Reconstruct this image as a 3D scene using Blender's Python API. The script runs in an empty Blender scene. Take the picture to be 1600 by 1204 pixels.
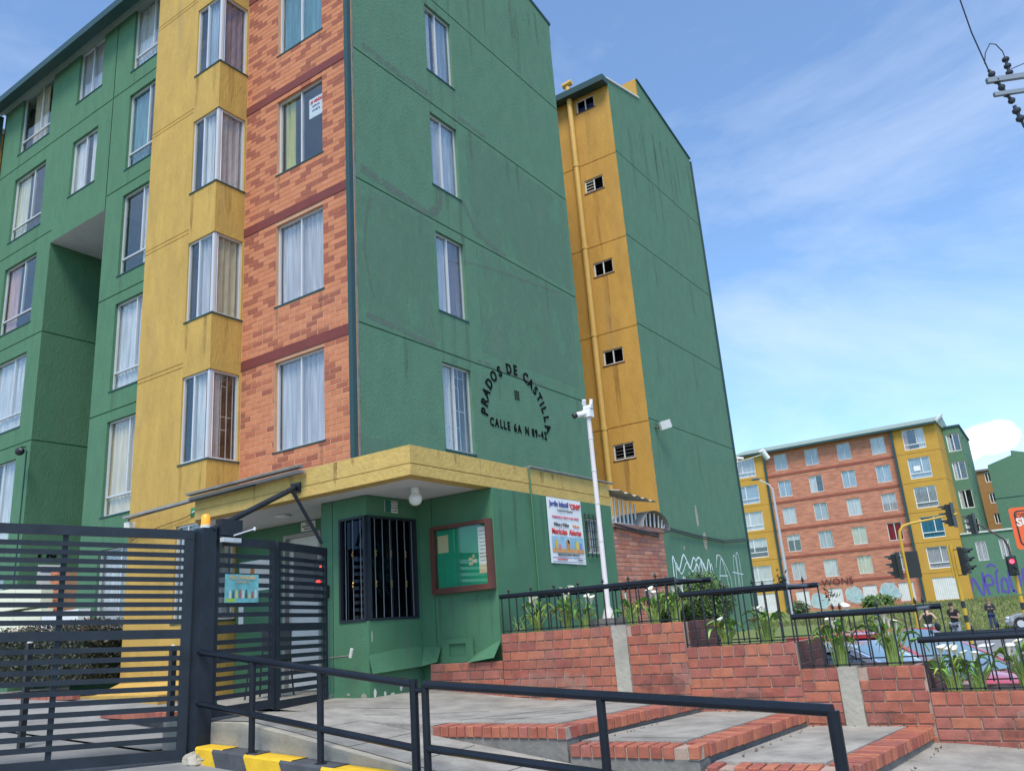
import bpy, math, random
from mathutils import Vector, Matrix
R = math.radians
random.seed(7)
S = bpy.context.scene
COL = S.collection

# ------------------------------------------------------------------ camera
cam_d = bpy.data.cameras.new("camera"); cam = bpy.data.objects.new("camera", cam_d); COL.objects.link(cam)
yaw, pitch, roll = -0.58686076, 0.28616376, -0.07469511
F = Vector((math.sin(yaw)*math.cos(pitch), math.cos(yaw)*math.cos(pitch), math.sin(pitch)))
r0 = Vector((math.cos(yaw), -math.sin(yaw), 0)); u0 = r0.cross(F)
r1 = r0*math.cos(roll)+u0*math.sin(roll); u1 = -r0*math.sin(roll)+u0*math.cos(roll)
m = Matrix(((r1.x, u1.x, -F.x, 0), (r1.y, u1.y, -F.y, 0), (r1.z, u1.z, -F.z, 1.6), (0, 0, 0, 1)))
cam.matrix_world = m
cam_d.sensor_width = 36; cam_d.lens = 36*1281.14/1600; cam_d.clip_end = 3000; cam_d.clip_start = 0.05
S.camera = cam

# ------------------------------------------------------------------ light
SUN_EL, SUN_AZ = 58, 152          # azimuth clockwise from +Y
W = bpy.data.worlds.new("World"); S.world = W; W.use_nodes = True
nt = W.node_tree; nt.nodes.clear()
def wn(t, **k):
    n = nt.nodes.new(t)
    for a, b in k.items(): setattr(n, a, b)
    return n
sky = wn('ShaderNodeTexSky', sky_type='NISHITA', sun_disc=False, sun_elevation=R(SUN_EL), sun_rotation=R(SUN_AZ), altitude=300, air_density=1.0, dust_density=1.2, ozone_density=1.0)
bg = wn('ShaderNodeBackground'); bg.inputs[1].default_value = 0.15
hsv = wn('ShaderNodeHueSaturation'); hsv.inputs['Saturation'].default_value = 1.0
bgc = wn('ShaderNodeBackground'); bgc.inputs[0].default_value = (0.93, 0.96, 1, 1); bgc.inputs[1].default_value = 1.0
mixw = wn('ShaderNodeMixShader'); ow = wn('ShaderNodeOutputWorld')
tc = wn('ShaderNodeTexCoord')
mp = wn('ShaderNodeMapping'); mp.inputs['Scale'].default_value = (1.0, 1.0, 2.0); mp.inputs['Rotation'].default_value = (0.3, 0.5, 0.4)
n1 = wn('ShaderNodeTexNoise'); n1.inputs['Scale'].default_value = 1.7; n1.inputs['Detail'].default_value = 7; n1.inputs['Roughness'].default_value = 0.62; n1.inputs['Distortion'].default_value = 0.6
cr = wn('ShaderNodeValToRGB'); cr.color_ramp.elements[0].position = 0.46; cr.color_ramp.elements[1].position = 0.84
cr.color_ramp.elements[0].color = (0.03, 0.03, 0.03, 1); cr.color_ramp.elements[1].color = (0.40, 0.40, 0.40, 1)
# cumulus low in the sky: distance from a direction, broken up by noise
def cumulus(px_dir, rad, squash):
    d = wn('ShaderNodeVectorMath', operation='SUBTRACT'); d.inputs[1].default_value = px_dir
    nt.links.new(tc.outputs['Generated'], d.inputs[0])
    sc = wn('ShaderNodeVectorMath', operation='MULTIPLY'); sc.inputs[1].default_value = (1/rad, 1/rad, squash/rad)
    nt.links.new(d.outputs[0], sc.inputs[0])
    L = wn('ShaderNodeVectorMath', operation='LENGTH'); nt.links.new(sc.outputs[0], L.inputs[0])
    n = wn('ShaderNodeTexNoise'); n.inputs['Scale'].default_value = 22; n.inputs['Detail'].default_value = 6
    nt.links.new(tc.outputs['Generated'], n.inputs['Vector'])
    a = wn('ShaderNodeMath', operation='MULTIPLY_ADD'); a.inputs[1].default_value = 1.7; nt.links.new(n.outputs[0], a.inputs[0])
    s2 = wn('ShaderNodeMath', operation='SUBTRACT'); s2.inputs[0].default_value = 0.15; nt.links.new(L.outputs['Value'], s2.inputs[1])
    nt.links.new(s2.outputs[0], a.inputs[2])
    c = wn('ShaderNodeMapRange'); c.inputs['From Min'].default_value = 0.0; c.inputs['From Max'].default_value = 0.35
    nt.links.new(a.outputs[0], c.inputs['Value']); return c.outputs[0]
nt.links.new(tc.outputs['Generated'], mp.inputs[0]); nt.links.new(mp.outputs[0], n1.inputs['Vector']); nt.links.new(n1.outputs[0], cr.inputs[0])
c1 = cumulus((-0.0582, 0.9865, 0.1533), 0.030, 1.7)
c2 = cumulus((0.0028, 0.9902, 0.1397), 0.04, 1.8)
c3 = cumulus((-0.081, 0.9869, 0.1395), 0.012, 1.8)
mx = wn('ShaderNodeMath', operation='MAXIMUM'); mx2 = wn('ShaderNodeMath', operation='MAXIMUM'); mx3 = wn('ShaderNodeMath', operation='MAXIMUM')
nt.links.new(c1, mx.inputs[0]); nt.links.new(c2, mx.inputs[1]); nt.links.new(mx.outputs[0], mx3.inputs[0]); nt.links.new(c3, mx3.inputs[1])
nt.links.new(cr.outputs[0], mx2.inputs[0]); nt.links.new(mx3.outputs[0], mx2.inputs[1])
tint = wn('ShaderNodeMix', data_type='RGBA', blend_type='MULTIPLY'); tint.inputs[0].default_value = 1.0; tint.inputs[7].default_value = (0.84, 1.06, 1.22, 1)
nt.links.new(sky.outputs[0], tint.inputs[6]); nt.links.new(tint.outputs[2], hsv.inputs['Color']); nt.links.new(hsv.outputs[0], bg.inputs[0])
nt.links.new(mx2.outputs[0], mixw.inputs[0]); nt.links.new(bg.outputs[0], mixw.inputs[1]); nt.links.new(bgc.outputs[0], mixw.inputs[2])
nt.links.new(mixw.outputs[0], ow.inputs[0])
sd = bpy.data.lights.new("sun", 'SUN'); sd.energy = 2.5; sd.angle = R(22); sd.color = (1, 0.93, 0.82)
sun = bpy.data.objects.new("sun", sd); COL.objects.link(sun)
az = R(SUN_AZ); el = R(SUN_EL)
sdir = Vector((math.sin(az)*math.cos(el), math.cos(az)*math.cos(el), math.sin(el)))
sun.rotation_euler = sdir.to_track_quat('Z', 'Y').to_euler(); sun.location = (0, -5, 40)
S.view_settings.view_transform = 'Standard'; S.view_settings.look = 'None'; S.view_settings.gamma = 1
S.view_settings.exposure = 0.55
S.cycles.max_bounces = 8; S.cycles.transparent_max_bounces = 16

# ------------------------------------------------------------------ materials
MATS = {}
def mat(name, col, rough=0.7, metal=0.0, bump=0.0, bscale=40, var=0.0, vscale=3.0, stretch=(1, 1, 1), rnd=0.0, col2=None, spec=0.5, stain=0.0, ramp=None):
    if name in MATS: return MATS[name]
    M = bpy.data.materials.new(name); M.use_nodes = True; t = M.node_tree
    b = t.nodes['Principled BSDF']; b.inputs['Roughness'].default_value = rough; b.inputs['Metallic'].default_value = metal
    b.inputs['Specular IOR Level'].default_value = spec
    b.inputs['Base Color'].default_value = (*col, 1)
    geo = t.nodes.new('ShaderNodeNewGeometry'); mpn = t.nodes.new('ShaderNodeMapping'); mpn.inputs['Scale'].default_value = stretch
    t.links.new(geo.outputs['Position'], mpn.inputs[0])
    cur = None
    def mixc(fac, a, bcol, mode='MIX'):
        n = t.nodes.new('ShaderNodeMix'); n.data_type = 'RGBA'; n.blend_type = mode
        if hasattr(fac, 'links'): t.links.new(fac, n.inputs[0])
        else: n.inputs[0].default_value = fac
        for s, v in ((6, a), (7, bcol)):
            if hasattr(v, 'links'): t.links.new(v, n.inputs[s])
            else: n.inputs[s].default_value = (*v, 1)
        return n.outputs[2]
    cur = col
    if ramp:
        oi = t.nodes.new('ShaderNodeObjectInfo'); rp = t.nodes.new('ShaderNodeValToRGB'); rp.color_ramp.interpolation = 'CONSTANT'
        el_ = rp.color_ramp.elements
        while len(el_) < len(ramp): el_.new(0.5)
        for i, c in enumerate(ramp): el_[i].position = i/len(ramp); el_[i].color = (*c, 1)
        t.links.new(oi.outputs['Random'], rp.inputs[0]); cur = rp.outputs[0]
    if rnd:
        oi = t.nodes.new('ShaderNodeObjectInfo')
        mr = t.nodes.new('ShaderNodeMapRange'); mr.inputs['To Min'].default_value = 1-rnd; mr.inputs['To Max'].default_value = 1+rnd
        t.links.new(oi.outputs['Random'], mr.inputs[0])
        h = t.nodes.new('ShaderNodeHueSaturation'); t.links.new(mr.outputs[0], h.inputs['Value'])
        if hasattr(cur, 'links'): t.links.new(cur, h.inputs['Color'])
        else: h.inputs['Color'].default_value = (*cur, 1)
        cur = h.outputs[0]
    if var:
        n = t.nodes.new('ShaderNodeTexNoise'); n.inputs['Scale'].default_value = vscale; n.inputs['Detail'].default_value = 6; n.inputs['Roughness'].default_value = .65
        t.links.new(mpn.outputs[0], n.inputs['Vector'])
        mr = t.nodes.new('ShaderNodeMapRange'); mr.inputs['From Min'].default_value = .3; mr.inputs['From Max'].default_value = .7
        t.links.new(n.outputs[0], mr.inputs[0])
        dk = col2 if col2 else tuple(c*(1-var) for c in col)
        if col2: cur = mixc(mr.outputs[0], cur, dk)
        else:
            mr.inputs['To Min'].default_value = 1-var; mr.inputs['To Max'].default_value = 1+var*.6
            h = t.nodes.new('ShaderNodeHueSaturation'); t.links.new(mr.outputs[0], h.inputs['Value'])
            if hasattr(cur, 'links'): t.links.new(cur, h.inputs['Color'])
            else: h.inputs['Color'].default_value = (*cur, 1)
            cur = h.outputs[0]
    if stain:
        n = t.nodes.new('ShaderNodeTexNoise'); n.inputs['Scale'].default_value = 1.6; n.inputs['Detail'].default_value = 5
        mp2 = t.nodes.new('ShaderNodeMapping'); mp2.inputs['Scale'].default_value = (2.2, 2.2, .22)
        t.links.new(geo.outputs['Position'], mp2.inputs[0]); t.links.new(mp2.outputs[0], n.inputs['Vector'])
        mr = t.nodes.new('ShaderNodeMapRange'); mr.inputs['From Min'].default_value = .55; mr.inputs['From Max'].default_value = .8; mr.inputs['To Max'].default_value = stain
        t.links.new(n.outputs[0], mr.inputs[0]); cur = mixc(mr.outputs[0], cur, (0.16, 0.15, 0.14))
    if hasattr(cur, 'links'): t.links.new(cur, b.inputs['Base Color'])
    if bump:
        n = t.nodes.new('ShaderNodeTexNoise'); n.inputs['Scale'].default_value = bscale; n.inputs['Detail'].default_value = 4
        t.links.new(mpn.outputs[0], n.inputs['Vector'])
        bp = t.nodes.new('ShaderNodeBump'); bp.inputs['Strength'].default_value = min(1, bump); bp.inputs['Distance'].default_value = .01*max(1, bump)
        t.links.new(n.outputs[0], bp.inputs['Height']); t.links.new(bp.outputs[0], b.inputs['Normal'])
    MATS[name] = M; return M
def glassmat(name, tint=(0.93, 0.95, 0.94), base=0.12, rough=0.02):
    M = bpy.data.materials.new(name); M.use_nodes = True; t = M.node_tree; t.nodes.clear()
    o = t.nodes.new('ShaderNodeOutputMaterial'); mxs = t.nodes.new('ShaderNodeMixShader')
    tr = t.nodes.new('ShaderNodeBsdfTransparent'); tr.inputs[0].default_value = (*tint, 1)
    gl = t.nodes.new('ShaderNodeBsdfGlossy'); gl.inputs['Roughness'].default_value = rough; gl.inputs['Color'].default_value = (.95, .97, 1, 1)
    fr = t.nodes.new('ShaderNodeFresnel'); fr.inputs[0].default_value = 1.52
    ad = t.nodes.new('ShaderNodeMath'); ad.operation = 'MULTIPLY_ADD'; ad.inputs[1].default_value = 1.4; ad.inputs[2].default_value = base; ad.use_clamp = True
    gg = t.nodes.new('ShaderNodeNewGeometry'); inv = t.nodes.new('ShaderNodeMath'); inv.operation = 'SUBTRACT'; inv.inputs[0].default_value = 1; mu = t.nodes.new('ShaderNodeMath'); mu.operation = 'MULTIPLY'
    t.links.new(gg.outputs['Backfacing'], inv.inputs[1]); t.links.new(inv.outputs[0], mu.inputs[0]); t.links.new(ad.outputs[0], mu.inputs[1])
    t.links.new(fr.outputs[0], ad.inputs[0]); t.links.new(mu.outputs[0], mxs.inputs[0])
    t.links.new(tr.outputs[0], mxs.inputs[1]); t.links.new(gl.outputs[0], mxs.inputs[2]); t.links.new(mxs.outputs[0], o.inputs[0])
    MATS[name] = M; return M
ST = (1, 1, .35)
M_green = mat('green_stucco', (0.094, 0.202, 0.126), .88, bump=.8, bscale=34, var=.11, vscale=4, stretch=(1, 1, .6), stain=.16)
M_green2 = mat('green_stucco_front', (0.070, 0.180, 0.098), .88, bump=.8, bscale=34, var=.12, vscale=5, stretch=ST, stain=.12)
M_greenb = mat('green_booth', (0.062, 0.180, 0.095), .75, bump=.4, bscale=40, var=.12, vscale=2.5, stain=.2)
M_yel = mat('yellow_stucco', (0.50, 0.315, 0.075), .85, bump=.9, bscale=26, var=.16, vscale=4, stretch=ST, stain=.22)
M_yel2 = mat('yellow_stucco_tower', (0.52, 0.29, 0.06), .85, bump=.8, bscale=26, var=.16, vscale=3, stretch=ST, stain=.3)
M_fascia = mat('yellow_fascia', (0.56, 0.38, 0.11), .8, bump=.9, bscale=22, var=.14, vscale=5, stain=.22)
M_mortar = mat('mortar', (0.54, 0.30, 0.18), .9, bump=.5, var=.15)
M_mortar_r = mat('mortar_grey', (0.40, 0.29, 0.23), .9, bump=.5, var=.25)
M_band = mat('red_band', (0.17, 0.035, 0.03), .7, bump=.3, var=.15)
OR = [(0.54, 0.20, 0.095), (0.56, 0.215, 0.105), (0.52, 0.19, 0.09), (0.54, 0.205, 0.10), (0.50, 0.18, 0.09), (0.36, 0.11, 0.06), (0.32, 0.098, 0.058), (0.55, 0.21, 0.105), (0.42, 0.135, 0.07), (0.53, 0.195, .095)]
M_brick = mat('facade_brick', OR[0], .85, bump=.5, bscale=60, var=.12, vscale=9, ramp=OR)
RR = [(0.37, 0.115, 0.072), (0.42, 0.135, 0.08), (0.35, 0.10, 0.068), (0.44, 0.15, 0.085), (0.31, 0.095, 0.07), (0.39, 0.12, 0.075), (0.37, 0.125, 0.092)]
M_rbrick = mat('wall_brick', RR[0], .82, bump=.5, bscale=90, var=.28, vscale=9, ramp=RR, stain=.3)
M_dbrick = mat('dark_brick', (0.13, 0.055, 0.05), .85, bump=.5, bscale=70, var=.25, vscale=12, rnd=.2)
M_pbrick = mat('pink_brick', (0.5, 0.2, 0.13), .85, bump=.4, bscale=70, var=.2, vscale=6, ramp=[(0.5, 0.19, 0.12), (0.55, 0.25, 0.17), (0.46, 0.16, 0.1), (0.36, 0.16, 0.13), (0.5, 0.21, 0.14)])
M_conc = mat('concrete', (0.31, 0.29, 0.255), .92, bump=.9, bscale=45, var=.38, vscale=2.6, stain=.65)
M_conc2 = mat('concrete_upstand', (0.38, 0.35, 0.29), .92, bump=.8, bscale=22, var=.25, vscale=3)
M_concd = mat('concrete_dark', (0.20, 0.19, 0.175), .92, bump=.7, bscale=25, var=.35, vscale=4)
M_asph = mat('street_surface', (0.25, 0.25, 0.245), .92, bump=.7, bscale=50, var=.3, vscale=1.3, stain=.3)
M_road = mat('road_asphalt', (0.22, 0.22, 0.225), .9, bump=.4, bscale=30, var=.15, vscale=.6)
M_paint = mat('road_paint', (0.75, 0.75, 0.74), .8, var=.1)
M_black = mat('gate_paint', (0.020, 0.027, 0.038), .45, bump=.15, bscale=20, var=.3, vscale=4, spec=.3)
M_rail = mat('rail_paint', (0.010, 0.014, 0.022), .27, bump=.08, bscale=20, var=.3, spec=.32)
M_iron = mat('iron_black', (0.016, 0.018, 0.022), .45, spec=.5)
M_kblack = mat('kerb_black', (0.07, 0.075, 0.085), .8, bump=.5, bscale=40, var=.3, vscale=5)
M_kyel = mat('kerb_yellow', (0.72, 0.45, 0.02), .7, bump=.4, bscale=40, var=.15, vscale=7)
M_alu = mat('aluminium', (0.62, 0.63, 0.65), .4, metal=.3)
M_white = mat('white_paint', (0.78, 0.78, 0.77), .6, var=.06)
M_offw = mat('off_white', (0.62, 0.62, 0.58), .7, var=.1)
M_soffit = mat('soffit_white', (0.62, 0.62, 0.62), .8, bump=.2, var=.08, stain=.1)
M_pipeg = mat('dark_green_metal', (0.02, 0.06, 0.062), .5, var=.1)
M_pipey = mat('yellow_pipe', (0.62, 0.38, 0.09), .5, var=.1)
M_dark = mat('dark_interior', (0.012, 0.014, 0.018), .6)  # sheets behind glass in this near-black paint stand for unlit rooms
M_brown = mat('brown_wood', (0.115, 0.04, 0.028), .55, bump=.2, var=.2)
M_felt = mat('green_felt', (0.012, 0.30, 0.15), .9, var=.1)
M_paper = mat('paper', (0.72, 0.70, 0.64), .8, var=.05)
M_kraft = mat('paper_kraft', (0.62, 0.50, 0.28), .8, var=.1)
M_soil = mat('soil', (0.07, 0.05, 0.035), .95, bump=1, var=.4, vscale=8)
M_grass = mat('grass_ground', (0.10, 0.17, 0.035), .95, bump=1, bscale=12, var=.35, vscale=1.5, col2=(0.20, 0.20, 0.06))
M_brass = mat('brass', (0.30, 0.20, 0.07), .35, metal=.8)
M_greysheet = mat('grey_sheet', (0.33, 0.31, 0.29), .7, var=.2)
M_roofg = mat('roof_green', (0.20, 0.27, 0.23), .7, var=.25, vscale=.6)
M_tyel = mat('traffic_yellow', (0.56, 0.34, 0.03), .45)
M_letter = mat('sign_letter_black', (0.006, 0.007, 0.008), .9, spec=.08)
M_red = mat('print_red', (0.62, 0.03, 0.04), .7)
M_blue = mat('print_blue', (0.05, 0.06, 0.28), .7)
M_grey = mat('print_grey', (0.12, 0.12, 0.13), .7)
M_greenp = mat('print_green', (0.06, 0.35, 0.12), .7)
M_glass = glassmat('window_glass', base=.12)
M_glassb = glassmat('window_glass_bright', tint=(.93, .95, .95), base=.28)
M_glassd = glassmat('dark_glass', tint=(.35, .38, .45), base=.10)
def em(name, col, s):
    M = mat(name, col, .3); b = M.node_tree.nodes['Principled BSDF']; b.inputs['Emission Color'].default_value = (*col, 1); b.inputs['Emission Strength'].default_value = s; return M
M_curt = {}
def curtain_mat(name, col, tr=.35):
    M = bpy.data.materials.new(name); M.use_nodes = True; t = M.node_tree; b = t.nodes['Principled BSDF']; b.inputs['Roughness'].default_value = .9
    geo = t.nodes.new('ShaderNodeNewGeometry'); mp_ = t.nodes.new('ShaderNodeMapping'); mp_.inputs['Scale'].default_value = (1, 1, .05)
    n = t.nodes.new('ShaderNodeTexNoise'); n.inputs['Scale'].default_value = 24; n.inputs['Detail'].default_value = 4
    t.links.new(geo.outputs['Position'], mp_.inputs[0]); t.links.new(mp_.outputs[0], n.inputs['Vector'])
    mr = t.nodes.new('ShaderNodeMapRange'); mr.inputs['From Min'].default_value = .3; mr.inputs['From Max'].default_value = .7; mr.inputs['To Min'].default_value = .62; mr.inputs['To Max'].default_value = 1.08  # vertical noise streaks paint the folds' light and shade into the cloth colour
    h = t.nodes.new('ShaderNodeHueSaturation'); h.inputs['Color'].default_value = (*col, 1)
    t.links.new(n.outputs[0], mr.inputs[0]); t.links.new(mr.outputs[0], h.inputs['Value']); t.links.new(h.outputs[0], b.inputs['Base Color'])
    M_curt[name] = M; return M
curtain_mat('white', (.74, .72, .74)); curtain_mat('lace', (.62, .59, .65)); curtain_mat('beige', (.80, .66, .48)); curtain_mat('purple', (.30, .27, .38)); curtain_mat('teal', (.13, .30, .36))
curtain_mat('grey', (.48, .50, .55)); curtain_mat('yellowc', (.55, .52, .14)); curtain_mat('pink', (.62, .36, .32)); curtain_mat('crimson', (.38, .01, .06)); curtain_mat('bluec', (.03, .26, .42)); curtain_mat('cream', (.70, .66, .50)); curtain_mat('brownc', (.30, .17, .10)); curtain_mat('mirror', (.42, .5, .62))  # 'mirror' cloth: sky reflection of the glass put into the curtain colour

# ------------------------------------------------------------------ mesh builder
class MB:
    def __init__(s): s.v = []; s.f = []; s.sm = False
    def add(s, vs, fs):
        o = len(s.v); s.v += [tuple(v) for v in vs]; s.f += [tuple(i+o for i in f) for f in fs]; return s
    def box(s, x0, x1, y0, y1, z0, z1):
        return s.add([(x0,y0,z0),(x1,y0,z0),(x1,y1,z0),(x0,y1,z0),(x0,y0,z1),(x1,y0,z1),(x1,y1,z1),(x0,y1,z1)],
                     [(0,3,2,1),(4,5,6,7),(0,1,5,4),(1,2,6,5),(2,3,7,6),(3,0,4,7)])
    def prism(s, pts, n):      # planar polygon (3D) extruded along vector n
        pts = [Vector(p) for p in pts]; k = len(pts); n = Vector(n)
        return s.add(pts+[p+n for p in pts], [tuple(range(k))[::-1], tuple(range(k, 2*k))]+[(i, (i+1) % k, k+(i+1) % k, k+i) for i in range(k)])
    def ob(s, O, U, N, u0, u1, n0, n1, z0, z1):   # box in a wall's basis
        Z = Vector((0, 0, 1)); P = lambda u, n, z: O+U*u+N*n+Z*z
        return s.add([P(u0,n0,z0),P(u1,n0,z0),P(u1,n1,z0),P(u0,n1,z0),P(u0,n0,z1),P(u1,n0,z1),P(u1,n1,z1),P(u0,n1,z1)],
                     [(0,3,2,1),(4,5,6,7),(0,1,5,4),(1,2,6,5),(2,3,7,6),(3,0,4,7)])
    def bar(s, a, b, w, h, up=(0, 0, 1)):         # rectangular bar from a to b
        a = Vector(a); b = Vector(b); d = (b-a).normalized(); up = Vector(up)
        if abs(d.dot(up)) > .98: up = Vector((0, 1, 0))
        x = d.cross(up).normalized()*w/2; y = x.cross(d).normalized()*h/2
        vs = [a-x-y, a+x-y, a+x+y, a-x+y, b-x-y, b+x-y, b+x+y, b-x+y]
        return s.add(vs, [(0,3,2,1),(4,5,6,7),(0,1,5,4),(1,2,6,5),(2,3,7,6),(3,0,4,7)])
    def tube(s, pts, r, n=8, cap=True):
        pts = [Vector(p) for p in pts]; rs = r if isinstance(r, (list, tuple)) else [r]*len(pts)
        o = len(s.v); ref = None
        for i, p in enumerate(pts):
            d = (pts[min(i+1, len(pts)-1)]-pts[max(i-1, 0)]).normalized()
            if ref is None: ref = Vector((0, 0, 1)) if abs(d.z) < .9 else Vector((1, 0, 0))
            x = d.cross(ref)
            if x.length < 1e-4: x = d.cross(Vector((1, .3, 0)))
            x.normalize(); y = x.cross(d).normalized(); ref = -y if False else d.cross(x)*-1
            ref = y if y.length else ref
            for k in range(n):
                a = 2*math.pi*k/n; s.v.append(tuple(p+(x*math.cos(a)+y*math.sin(a))*rs[i]))
        for i in range(len(pts)-1):
            for k in range(n):
                s.f.append((o+i*n+k, o+i*n+(k+1) % n, o+(i+1)*n+(k+1) % n, o+(i+1)*n+k))
        if cap:
            s.f.append(tuple(o+k for k in range(n))[::-1]); s.f.append(tuple(o+(len(pts)-1)*n+k for k in range(n)))
        s.sm = True; return s
    def ball(s, c, r, n=12, m=8, sc=(1, 1, 1)):
        o = len(s.v); c = Vector(c)
        for i in range(m+1):
            t = math.pi*i/m
            for k in range(n):
                a = 2*math.pi*k/n; s.v.append((c.x+r*sc[0]*math.sin(t)*math.cos(a), c.y+r*sc[1]*math.sin(t)*math.sin(a), c.z+r*sc[2]*math.cos(t)))
        for i in range(m):
            for k in range(n): s.f.append((o+i*n+k, o+(i+1)*n+k, o+(i+1)*n+(k+1) % n, o+i*n+(k+1) % n))
        s.sm = True; return s
    def mesh(s, name, m, off=(0, 0, 0), smooth=None):
        me = bpy.data.meshes.new(name); o = Vector(off)
        me.from_pydata([tuple(Vector(v)-o) for v in s.v], [], s.f); me.materials.append(m)
        if smooth if smooth is not None else s.sm:
            me.polygons.foreach_set('use_smooth', [True]*len(me.polygons))
            try: me.set_sharp_from_angle(angle=R(40))
            except Exception: pass
        me.update(); return me
def wl(o):
    v = Vector((0, 0, 0))
    while o: v += o.location; o = o.parent
    return v
def part(name, mb, m, parent=None, local=False, smooth=None, kind=None, loc=None):
    off = Vector((0, 0, 0)) if local or parent is None else wl(parent)
    if loc is not None:
        o = bpy.data.objects.new(name, mb.mesh(name, m, Vector(loc), smooth)); o.location = Vector(loc)-off
    else: o = bpy.data.objects.new(name, mb.mesh(name, m, off, smooth))
    COL.objects.link(o)
    if parent: o.parent = parent
    if kind: o['kind'] = kind
    return o
def inst(name, me, parent, loc, rot=None, scale=None):
    o = bpy.data.objects.new(name, me); o.location = loc
    if rot: o.rotation_euler = rot
    if scale: o.scale = scale
    COL.objects.link(o)
    if parent: o.parent = parent
    return o
def thing(name, label, cat, loc=(0, 0, 0), group=None, rz=0):
    o = bpy.data.objects.new(name, None); o.empty_display_size = .2; o.location = loc; o.rotation_euler = (0, 0, rz); COL.objects.link(o)
    o['label'] = label; o['category'] = cat
    if group: o['group'] = group
    return o
def tag(o, label, cat, group=None):
    o['label'] = label; o['category'] = cat
    if group: o['group'] = group
    return o
def copy_tree(o, parent=None):
    c = o.copy(); COL.objects.link(c); c.parent = parent
    for ch in list(o.children): copy_tree(ch, c)
    return c
def text(name, body, size, O, U, N, u, z, m, parent, align='CENTER', ext=.002, rot=0, bold=0, sx=1, off=.003):
    cu = bpy.data.curves.new(name, 'FONT'); cu.body = body; cu.size = size; cu.align_x = align; cu.align_y = 'CENTER'; cu.extrude = ext; cu.offset = bold; cu.resolution_u = 3
    cu.materials.append(m)
    tmp = bpy.data.objects.new(name, cu); COL.objects.link(tmp); bpy.context.view_layer.update()
    me = bpy.data.meshes.new_from_object(tmp.evaluated_get(bpy.context.evaluated_depsgraph_get())); bpy.data.objects.remove(tmp)
    o = bpy.data.objects.new(name, me); Z = Vector((0, 0, 1))
    X = U*math.cos(rot)+Z*math.sin(rot); Y = -U*math.sin(rot)+Z*math.cos(rot)
    P = O+U*u+N*off+Z*z-(wl(parent) if parent else Vector())
    M4 = Matrix(((X.x*sx, Y.x, N.x, P.x), (X.y*sx, Y.y, N.y, P.y), (X.z*sx, Y.z, N.z, P.z), (0, 0, 0, 1)))
    COL.objects.link(o)
    if parent: o.parent = parent
    o.matrix_local = M4
    return o
X_, Y_, Z_ = Vector((1, 0, 0)), Vector((0, 1, 0)), Vector((0, 0, 1))
def front(y): return Vector((0, y, 0)), X_.copy(), -Y_      # wall facing the camera side (-Y), u = x
def side(x): return Vector((x, 0, 0)), Y_.copy(), X_.copy()  # wall facing +X, u = y

def wallgrid(mb, B, u0, u1, z0, z1, holes, depth=.12):
    """wall sheet with openings (u0,u1,z0,z1) and closed grooves (u0,u1,z0,z1,depth)"""
    O, U, N = B
    us = sorted({u0, u1, *[h[0] for h in holes], *[h[1] for h in holes]}); us = [u for u in us if u0-1e-6 <= u <= u1+1e-6]
    zs = sorted({z0, z1, *[h[2] for h in holes], *[h[3] for h in holes]}); zs = [z for z in zs if z0-1e-6 <= z <= z1+1e-6]
    P = lambda u, z, n=0: O+U*u+N*n+Z_*z
    for i in range(len(us)-1):
        for j in range(len(zs)-1):
            a, b, c, d = us[i], us[i+1], zs[j], zs[j+1]; um, zm = (a+b)/2, (c+d)/2
            inside = [h for h in holes if h[0] < um < h[1] and h[2] < zm < h[3]]
            op = [h for h in inside if len(h) == 4]
            if op: continue
            if inside:
                g = inside[0][4]; mb.add([P(a, c, -g), P(b, c, -g), P(b, d, -g), P(a, d, -g)], [(0, 1, 2, 3)])
            else: mb.add([P(a, c), P(b, c), P(b, d), P(a, d)], [(0, 1, 2, 3)])
    for h in holes:
        g = h[4] if len(h) == 5 else depth
        a, b = max(h[0], u0), min(h[1], u1); c, d = max(h[2], z0), min(h[3], z1)
        if a >= b or c >= d: continue
        mb.add([P(a,c),P(b,c),P(b,c,-g),P(a,c,-g)], [(0,1,2,3)]); mb.add([P(a,d),P(b,d),P(b,d,-g),P(a,d,-g)], [(3,2,1,0)])
        if len(h) == 4:
            if a > u0+1e-6: mb.add([P(a,c),P(a,d),P(a,d,-g),P(a,c,-g)], [(3,2,1,0)])
            if b < u1-1e-6: mb.add([P(b,c),P(b,d),P(b,d,-g),P(b,c,-g)], [(0,1,2,3)])

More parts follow.
